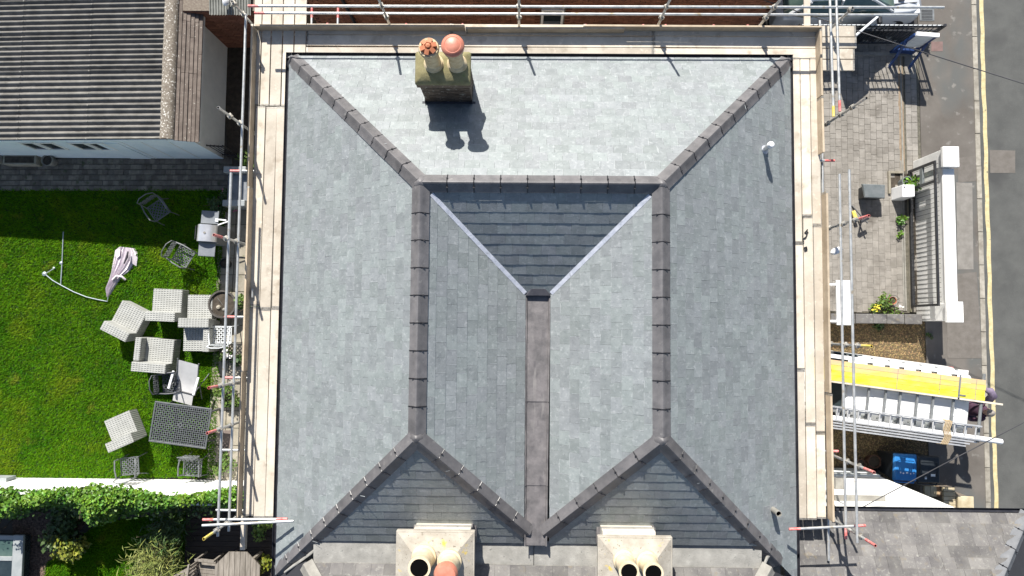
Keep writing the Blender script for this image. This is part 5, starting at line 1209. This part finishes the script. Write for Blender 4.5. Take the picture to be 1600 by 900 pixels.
# fallen cantilever parasol
pr = thing('garden_parasol', 'folded lilac grey parasol with curved pole lying on the lawn', 'parasol', P(150, 430, 0))
pl = [P(x_, y_, .06) for x_, y_ in ((70, 428), (82, 438), (96, 446), (115, 456), (135, 464), (152, 468), (168, 471), (169, 464))]
part('curved_pole', MB().path(pl, .014, 8), POLEM, pr, True, smooth=60)
part('mast', MB().tube(P(95, 444, .06), P(97, 411, .05), .016, 8).tube(P(97, 411, .05), P(99, 362, .05), .014, 8), POLEM, pr, True, smooth=50)
part('crank', MB().tube(P(72, 427, .09), P(85, 419, .08), .012, 6).lathe([(.05, 0), (.06, .05), (0, .08)], P(71, 428, .02), 10).lathe([(.03, 0), (.035, .03), (0, .05)], P(85, 419, .04), 8).lathe([(.04, 0), (.045, .05), (0, .07)], P(97, 411, .02), 8), POLEM, pr, True, smooth=50)
# canopy: pleated closed cloth
axis = [(169, 464, .03), (172, 452, .10), (178, 440, .12), (183, 429, .15), (191, 416, .25), (196, 404, .29), (198, 394, .29), (199, 387, .2)]
mb = MB(); nseg = 26
for i, (x_, y_, r_) in enumerate(axis):
    c_ = P(x_, y_, 0); d_ = (P(*axis[min(i + 1, 7)][:2], 0) - P(*axis[max(i - 1, 0)][:2], 0)).normalized(); s_ = Vector((d_.y, -d_.x, 0))
    for k in range(nseg):
        t = math.pi * k / (nseg - 1); pl_ = 1 + .10 * math.sin(k * 2.3 + i * .3); rad = r_ * pl_ * random.uniform(.97, 1.03)
        mb.v.append(tuple(c_ + s_ * (math.cos(t) * rad) + Vector((0, 0, .015 + math.sin(t) * min(rad, .09) * (.75 + .35 * math.sin(k * 2.3))))))
for i in range(7):
    for k in range(nseg - 1): a = i * nseg + k; mb.f.append((a, a + 1, a + nseg + 1, a + nseg)); mb.mi.append(0)
part('canopy', mb, LILAC, pr, True, smooth=50)
part('canopy_band', MB().path([P(176, 437, .12), P(182, 431, .16), P(190, 432, .14), P(196, 437, .05)], .03, 6), LILAC, pr, True, smooth=60)
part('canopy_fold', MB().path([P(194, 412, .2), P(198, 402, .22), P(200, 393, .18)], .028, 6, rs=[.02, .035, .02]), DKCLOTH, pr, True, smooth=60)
part('canopy_flap', MB().add([P(206, 395, .12), P(215, 402, .05), P(213, 416, .04), P(207, 412, .1)], [(0, 1, 2, 3)]).add([P(181, 394, .06), P(188, 388, .12), P(187, 400, .14), P(182, 404, .1)], [(0, 1, 2, 3)]), LILAC, pr, True)
# barbecue
bq = thing('barbecue', 'stainless hooded gas barbecue with grey side shelves beside the paving', 'barbecue', P(345, 371, 0), R(-3))
part('cart', MB().bb(-.24, .26, -.25, .25, .1, .78), BBQG, bq, bevel=.01)
hood = MB(); 
for y_ in (-.22, .22):
    for k in range(9): t = math.pi * k / 8; hood.v.append((-.26 * math.cos(t) , y_, .80 + .17 * math.sin(t)))
for k in range(8): hood.f.append((k, k + 1, k + 10, k + 9))
hood.f += [tuple(range(9))[::-1], tuple(range(9, 18))]; hood.mi = [0] * len(hood.f)
part('hood', hood, BBQS, bq, smooth=50)
part('handle', MB().tube((-.29, -.18, .86), (-.29, .18, .86), .014, 8), BLACKM, bq, smooth=50)
part('hood_gauge', MB().lathe([(.03, .96), (.03, .985), (0, .985)], (0, .0, 0), 10), SILL, bq)
part('side_shelf', MB().bb(-.20, .26, .26, .60, .78, .81), BBQG, bq, bevel=.01); part('side_shelf', MB().bb(-.20, .24, -.60, -.26, .78, .81), BBQG, bq, bevel=.01)
for sx in (-.2, .22):
    for sy_ in (-.22, .22): part('leg', MB().bb(sx - .02, sx + .02, sy_ - .02, sy_ + .02, 0, .1), BLACKM, bq)
ut = thing('barbecue_tools', 'white handled barbecue tools lying on the upper shelf', 'tools', P(346, 347, .82))
part('spatula', MB().box((.0, .06, .01), (.26, .035, .015), _rz(-.1)).box((-.12, .05, .01), (.08, .08, .012), _rz(-.1)), PAPER, ut); part('tongs', MB().box((.05, -.03, .015), (.28, .03, .015), _rz(.35)), PAPER, ut)
# grey garden bench / storage seat
bs = thing('garden_bench', 'grey cushioned bench against the house wall behind the guard rails', 'bench', P(378, 298, 0))
part('seat', MB().bb(-.22, .32, -.36, .36, .1, .42), BBQG, bs, bevel=.02)
for s_ in (-1, 1): part('armrest', MB().bb(-.26, .34, s_ * .45 - .085, s_ * .45 + .085, .02, .62), GREYFR, bs, bevel=.02)
# pots and planters
pot(357, 413, .13, .26, BINP, 'small black round pot standing on the paving edge')
o = pot(357, 476, .36, .42, mat('bronze_tub', (.05, .045, .04), (.09, .08, .07), 9, .5), 'big dark round planter tub half filled with soil and stones', 'planter_tub', 'planter', 24)
part('stone', MB().lathe([(0, .33), (.07, .36), (.05, .42), (0, .44)], (-.1, -.08, 0), 7), SLABM, o); part('stone', MB().lathe([(0, .33), (.05, .36), (.04, .40), (0, .42)], (.05, -.14, 0), 7), SILL, o)
part('cane', MB().tube((.0, -.02, .36), (-.10, .16, .46), .01, 6), SILL, o)
def leafmass(c_, rad, h, n, size, lump=4, z0=.0):
    """leaf centres in an uneven crown"""
    ls = []; k = lump
    cs = [(c_[0] + random.uniform(-.6, .6) * rad, c_[1] + random.uniform(-.6, .6) * rad, z0 + h * random.uniform(.3, .8), rad * random.uniform(.35, .65)) for _ in range(k)]
    for x_, y_, z_, r_ in cs:
        m_ = n // k; u = rng.normal(size=(m_, 3)); u /= np.linalg.norm(u, axis=1)[:, None]; rr = r_ * rng.uniform(.35, 1.05, m_)[:, None] ** .6
        ls.append(np.array([x_, y_, z_]) + u * rr * np.array([1, 1, min(1.2, h / (2 * rad) + .3)]))
    q = np.vstack(ls); q[:, 2] = np.maximum(q[:, 2], .02); return q
def plant(name, px, py, rad, h, n, size, m, label, cat='plant', lump=4, group=None, flower=None, z0=0.0):
    c_ = P(px, py, z0 + h * .4); o = thing(name, label, cat, (c_.x, c_.y, z0), 0, group)
    V, F_ = leaves(leafmass((c_.x, c_.y), rad, h, n, size, lump, z0), size); fastmesh('foliage', V, F_, m, o, None)
    mb = MB()
    for i in range(5): mb.path([(c_.x, c_.y, z0), (c_.x + random.uniform(-.4, .4) * rad, c_.y + random.uniform(-.4, .4) * rad, z0 + h * .4), (c_.x + random.uniform(-.8, .8) * rad, c_.y + random.uniform(-.8, .8) * rad, z0 + h * .75)], .012, 5, rs=[.018, .012, .005])
    part('stem', mb, STEMM, o, True, smooth=60)
    if flower:
        fm, fn_, fs = flower; q = leafmass((c_.x, c_.y), rad, h, fn_ * 3, fs, lump, z0); q = q[q[:, 2] > z0 + h * .45][:fn_]; q[:, 2] += .03
        V, F_ = leaves(np.repeat(q, 4, 0), fs, .2, .8); fastmesh('flower', V, F_, fm, o, None)
    return o
plant('shrub', 345, 313, .50, .55, 500, .09, LEAFD, 'dark leafy rose shrub with a pink bloom beside the grey bench', 'shrub', flower=(FLOWP, 4, .06))
plant('potted_plant', 388, 478, .38, .75, 520, .085, LEAFM, 'yellow green leafy plant behind the big round planter')
plant('bedding_plant', 352, 555, .24, .35, 260, .07, LEAFM, 'small white flowering plant in the paving below the pale chair', flower=(FLOWW, 14, .06))
plant('bedding_plant', 374, 566, .20, .4, 160, .08, LEAFD, 'dark green plant against the house wall beside white flowers')
plant('shrub', 357, 616, .36, .55, 620, .075, LEAFM, 'bright green low shrub beside the recliner under the rails', 'shrub')
plant('shrub', 352, 722, .30, .40, 420, .07, LEAFM, 'small yellow green shrub at the lawn corner by the white wall', 'shrub')
plant('weed', 385, 250, .3, .4, 220, .09, LEAFM, 'pale weed growing in the dark alley by the house')
tbk = solo('doormat', MB().bb(-.16, .16, -.3, .3, 0, .012), mat('rubber_mat', (.12, .09, .08), (.22, .18, .16), 45, .9), 'dark holed mat lying on the paving near the lower rails', 'mat'); tbk.location = P(352, 690, .012)
# stone trough and pots by the garage
tr = thing('stone_trough', 'long stone trough planter standing against the garage wall', 'trough', P(41, 253, 0))
part('trough', MB().bb(-.46, .46, -.13, .13, 0, .26), SLABM, tr, bevel=.012); part('soil', MB().bb(-.40, .40, -.09, .09, .262, .27), SOIL, tr)
pot(5, 251, .15, .28, SILL, 'round stone pot left of the stone trough'); pot(84, 254, .15, .28, SILL, 'round stone pot right of the stone trough')
ig = thing('iron_gate', 'black iron garden gate between garage corner and house', 'gate', P(345, 243, 0), R(-3))
part('frame', MB().bb(-.45, .55, -.015, .015, 1.05, 1.08).bb(-.45, .55, -.015, .015, .1, .13).bb(-.47, -.44, -.02, .02, 0, 1.15).bb(.53, .56, -.02, .02, 0, 1.15), BLACKM, ig)
gb = mesh('gate_bar', MB().tube((0, 0, .1), (0, 0, 1.16), .009, 6), BLACKM)
for i in range(9): shared('gate_bar', gb, ig, Matrix.Translation((-.36 + i * .1, 0, 0)))
part('scroll', MB().path([(-.45 + .0, -.03, 1.0), (-.55, -.1, .8), (-.6, -.05, .5), (-.5, 0, .3)], .014, 6), BLACKM, ig, smooth=60)
pk = solo('grey_plank', MB().bb(-.4, .26, -.06, .06, .0, .35), GREYFR, 'grey painted plank end lying at the far left by the white wall', 'plank', bevel=.006); pk.location = P(10, 746, .18)

# ------------------------------------------------------------------ white garden wall and ivy
ywl = (P(0, 748, 0).y + P(370, 748, 0).y) / 2
gw = thing('garden_wall', 'tall white painted garden wall with ivy spilling over its top', 'wall', (-10, ywl - .1, 0))
part('wall', MB().bb(-18, P(378, 748, 0).x + .3, ywl - .22, ywl, 0, 1.58), WHITE, gw, True)
part('wall_coping', MB().bb(-18, P(378, 748, 0).x + .3, ywl - .25, ywl + .02, 1.582, 1.63), WHITED, gw, True)
iv = thing('ivy_hedge', 'thick bright green ivy hedge draped over the white garden wall', 'ivy', (-10, ywl - .4, 0))
cs = []
px = -20
def edge(px, pts):
    return float(np.interp(px, [p[0] for p in pts], [p[1] for p in pts]))
topE = [(-20, 760), (40, 768), (90, 767), (150, 758), (200, 763), (250, 774), (300, 776), (340, 768), (380, 758)]
botE = [(-20, 815), (35, 800), (60, 790), (120, 790), (140, 820), (165, 818), (200, 802), (250, 797), (300, 784), (340, 790), (380, 800)]
N_ = 12000; xs_ = rng.uniform(-25, 378, N_); tt = rng.beta(1.1, 1.1, N_)
ctr = np.zeros((N_, 3))
bump_ = [(random.uniform(-25, 378), random.uniform(0, 1), random.uniform(8, 22), random.uniform(-.12, .22)) for _ in range(60)]
for i in range(N_):
    y0_, y1_ = edge(xs_[i], topE), edge(xs_[i], botE); y_ = y0_ + (y1_ - y0_) * tt[i] + random.gauss(0, 1.8)
    dz = sum(a_ * math.exp(-((xs_[i] - bx_) ** 2 + ((tt[i] - bt_) * 45) ** 2) / (r_ ** 2)) for bx_, bt_, r_, a_ in bump_)
    z_ = 1.62 + .18 * math.sin(math.pi * min(1, tt[i] * 1.0)) - .5 * max(0, tt[i] - .62) + dz * .8 - random.uniform(0, .18)
    p_ = P(xs_[i], y_, max(.25, z_)); ctr[i] = p_
V, F_ = leaves(ctr, .082, .4, .45); fastmesh('foliage', V, F_, IVY, iv, None)
# inner shell so the hedge is not see-through from the side: twiggy mass
mb = MB()
for i in range(90):
    x_ = random.uniform(-20, 375); y0_, y1_ = edge(x_, topE), edge(x_, botE); a = P(x_, y0_ + (y1_ - y0_) * .3, 1.6); b = P(x_ + random.uniform(-15, 15), y0_ + (y1_ - y0_) * random.uniform(.5, .95), random.uniform(.9, 1.7)); mb.path([a, (a + b) / 2 + Vector((0, 0, .1)), b], .012, 5)
part('stem', mb, STEMM, iv, True, smooth=60)
q = np.array([P(random.uniform(-20, 375), 0, 0) for _ in range(1)])
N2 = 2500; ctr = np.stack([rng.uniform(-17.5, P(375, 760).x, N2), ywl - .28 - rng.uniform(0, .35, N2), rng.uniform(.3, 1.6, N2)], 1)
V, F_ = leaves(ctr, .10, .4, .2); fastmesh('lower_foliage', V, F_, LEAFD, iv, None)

# ------------------------------------------------------------------ next garden (bottom left)
L2 = PP([(70, 905), (95, 862), (165, 850), (205, 835), (240, 838), (262, 860), (262, 1000), (40, 1000)])
L2 = PP([(60, 1000), (75, 880), (110, 850), (160, 815), (295, 800), (290, 1000)])
struct('rear_lawn', MB().prism(L2, -.03, 0.0), LAWNB)
tag(grass('rear_grass', L2, 42000, .06), 'shaggy grass of the next garden behind the ivy hedge', 'grass', None, 'stuff')
BK = PP([(20, 800), (150, 800), (105, 850), (72, 880), (62, 1000), (20, 1000)])
sheet('mulch_bed', BK, .0, BARK, .03)
pebbles('bark_chips', BK, 3500, .03, BARK, 'brown bark chips strewn beside the cold frame', .0)
o = bpy.data.objects['bark_chips']; o['category'] = 'bark chips'
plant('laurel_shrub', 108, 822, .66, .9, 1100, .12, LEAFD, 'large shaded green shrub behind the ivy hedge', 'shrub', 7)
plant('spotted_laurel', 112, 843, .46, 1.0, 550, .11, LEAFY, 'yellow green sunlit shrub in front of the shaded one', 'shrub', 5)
plant('ivy_bush', 15, 800, .6, 1.5, 900, .11, IVY, 'bushy green shrub at the left end behind the hedge', 'shrub', 5)
def blades(name, px, py, rad, h, n, m, label, z0=0):
    c_ = P(px, py, h * .35); o = thing(name, label, 'grass clump', (c_.x, c_.y, 0))
    a = rng.uniform(0, 6.283, n); el = rng.uniform(.2, 1.3, n); l = rng.uniform(.16, .42, n)
    b0 = np.stack([c_.x + rng.normal(0, rad * .45, n), c_.y + rng.normal(0, rad * .45, n), rng.uniform(.1, h, n)], 1)
    d_ = np.stack([np.cos(a) * np.cos(el), np.sin(a) * np.cos(el), np.sin(el)], 1); s_ = np.stack([-np.sin(a), np.cos(a), np.zeros(n)], 1) * .012
    mid = b0 + d_ * l[:, None] * .5; tip = b0 + d_ * l[:, None] - np.array([0, 0, 1.]) * (l * .25)[:, None]
    V = np.stack([b0, mid + s_, tip, mid - s_], 1).reshape(-1, 3); fastmesh('foliage', V, np.arange(4 * n).reshape(n, 4), m, o, None)
    mb = MB()
    for i in range(14): x_, y_ = random.gauss(0, rad * .3), random.gauss(0, rad * .3); mb.tube((c_.x + x_, c_.y + y_, 0), (c_.x + x_ * 1.6, c_.y + y_ * 1.6, h), .012, 5)
    part('cane', mb, STEMM, o, True); return o
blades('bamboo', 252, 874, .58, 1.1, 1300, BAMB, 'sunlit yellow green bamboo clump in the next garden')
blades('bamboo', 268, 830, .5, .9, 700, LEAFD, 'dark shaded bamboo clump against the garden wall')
# conservatory
cz = .5
cn = thing('cold_frame', 'low grey framed glass cold frame at the far left', 'cold frame', P(0, 880, 0))
x1_ = xat(35, 870, cz); y1_ = yat(10, 836, cz); x0_ = -19.0; y0_ = -12
part('wall', MB().bb(x0_, x1_ - .15, y0_, y1_ - .15, 0, .12), DARKW, cn, True)
part('roof_frame', MB().bb(x1_ - .27, x1_, y0_, y1_ - .001, cz - .08, cz), GREYFR, cn, True, bevel=.01)
fb = [yat(10, 838, cz), yat(10, 871, cz), yat(10, 905, cz), yat(10, 945, cz)]
for yy in fb: part('glazing_bar', MB().bb(x0_, x1_ - .275, yy - .09, yy + .02, cz - .07, cz - .005), GREYFR, cn, True, bevel=.008)
for i in range(3): part('pane', MB().bb(x0_, x1_ - .275, fb[i + 1] + .022, fb[i] - .092, cz - .05, cz - .03), GLASSG if i == 0 else GLASSD, cn, True)
part('side_glass', MB().bb(x1_ - .10, x1_ - .08, y0_, y1_ - .1, .12, cz - .08).bb(x0_, x1_ - .1, y1_ - .10, y1_ - .08, .12, cz - .08), GLASSD, cn, True)
# deck
dkx0, dkx1 = P(292, 850, 0).x, XL + .2
dkr = thing('timber_deck', 'dark stained timber deck behind the white garden wall', 'deck', ((dkx0 + dkx1) / 2, -6.2, 0))
yy = ywl - .35; 
dm = mesh('deck_board', MB().bb(-(dkx1 - dkx0) / 2, (dkx1 - dkx0) / 2, -.068, .068, .06, .10), DECKW)
for i in range(22): shared('deck_board', dm, dkr, Matrix.Translation((0, yy - i * .145 + 6.2, random.uniform(-.003, .003))))
part('joist', MB().bb(dkx0, dkx1, yy - 22 * .145, yy, 0, .055), DECKW, dkr, True)
ot = thing('octagonal_table', 'weathered octagonal slatted wooden table on the dark deck', 'table', (P(372, 897, .78).x, P(372, 897, .78).y, 0))
rad_ = .62; oc = [(rad_ * math.cos(R(22.5 + 45 * k)), rad_ * math.sin(R(22.5 + 45 * k))) for k in range(8)]
for i in range(9):
    xa_, xb_ = -rad_ + i * .138, -rad_ + (i + 1) * .138 - .010
    q_ = clip(oc, (xa_, xb_, -9, 9))
    if q_: part('slat', MB().prism(q_, .81, .84), GREYW, ot)
part('apron', MB().bb(-.45, .45, -.03, .03, .74, .808).bb(-.03, .03, -.45, .45, .735, .806), GREYW, ot)
for sx in (-1, 1):
    for sy_ in (-1, 1): part('leg', MB().bb(sx * .33 - .035, sx * .33 + .035, sy_ * .33 - .035, sy_ * .33 + .035, .1, .735), GREYW, ot)
def wchair(px, py, rz, label, wd_=.46):
    c_ = P(px, py, .5); o = thing('wooden_chair', label, 'garden chair', (c_.x, c_.y, 0), R(rz), 'slatted wooden chairs at the octagonal table')
    for i in range(5): part('seat_slat', MB().bb(-wd_ / 2 + i * wd_ / 5 + .006, -wd_ / 2 + (i + 1) * wd_ / 5 - .006, -.22, .22, .52, .545), GREYW, o)
    for i in range(4): part('back_slat', MB().bb(-wd_ / 2 + .06 + i * .1, -wd_ / 2 + .11 + i * .1, -.29, -.265, .56, .98), GREYW, o)
    part('back_rail', MB().bb(-wd_ / 2, wd_ / 2, -.30, -.262, .982, 1.04), GREYW, o)
    for sx in (-1, 1):
        part('armrest', MB().bb(sx * (wd_ / 2 + .03) - .03, sx * (wd_ / 2 + .03) + .03, -.26, .24, .74, .765), GREYW, o)
        for sy_ in (-.24, .2): part('leg', MB().bb(sx * (wd_ / 2 + .02) - .022, sx * (wd_ / 2 + .02) + .022, sy_ - .022, sy_ + .022, .1, .738), GREYW, o)
wchair(325, 887, -95, 'weathered slatted wooden chair left of the octagonal table')
wchair(300, 902, -60, 'weathered wooden chair at the frame edge beside the bamboo')
plant('shrub', 412, 826, .30, .5, 300, .08, LEAFM, 'small green plant in the deck corner next to the house', 'shrub')
plant('shrub', 408, 884, .34, .5, 260, .09, LEAFY, 'mossy yellow green plant right of the octagonal table', 'shrub')

# right-hand planting
plant('flowering_plant', 1386, 482, .42, .45, 380, .065, LEAFM, 'trailing green plant spilling over the low stone wall', flower=(FLOWW, 5, .05))
plant('flowering_plant', 1367, 480, .18, .35, 120, .06, LEAFM, 'yellow flowered plant at the left end of the low stone wall', flower=(FLOWY, 9, .07))
o = pot(1389, 470, .10, .2, TERRO, 'small brown pot with a wire hoop by the low stone wall'); part('wire_hoop', MB().path([(.14 * math.cos(R(a)), .14 * math.sin(R(a)), .24) for a in range(0, 361, 30)], .006, 5), BLACKM, o)
plant('weed', 1407, 345, .16, .2, 150, .06, IVY, 'bright green weed at the bed kerb half way along the gate')
plant('weed', 1406, 366, .10, .15, 70, .05, IVY, 'smaller green weed below the other one at the bed kerb')
plant('shrub', 1424, 287, .26, .45, 260, .08, IVY, 'bright green shrub growing between gate frame and motor', 'shrub')
plant('shrub', 1446, 57, .16, .35, 130, .07, LEAFM, 'small green plant at the street end of the railings', 'shrub')
plant('climbing_weed', 1376, 512, .22, .2, 160, .055, LEAFD, 'dark creeping weed on the gravel below the low stone wall')
plant('weed', 1452, 524, .08, .12, 50, .05, LEAFD, 'tiny weed at the gravel edge beside the pavement')

# ------------------------------------------------------------------ cables
def cable(label, a, b, sag):
    pts = [Vector(a).lerp(Vector(b), t) - Vector((0, 0, sag * 4 * t * (1 - t))) for t in np.linspace(0, 1, 24)]
    return solo('overhead_cable', MB().path(pts, .011, 6), CABLE, label, 'cable', 'overhead cables to the street', smooth=60)
a, b = P(1310, 40, 4.9), P(1600, 130, 5.2); d = b - a
cable('thin black cable crossing the road from the scaffold top right corner', Vector((XR - .24, a.y - d.y / d.x * (a.x - XR + .24), 4.85)), b + d * .6, .05)
a, b = P(1345, 794, 3.85), P(1600, 661, 5.2); d = b - a
cable('thin grey cable rising from the white house across the road', a, b + d * .6, .03)
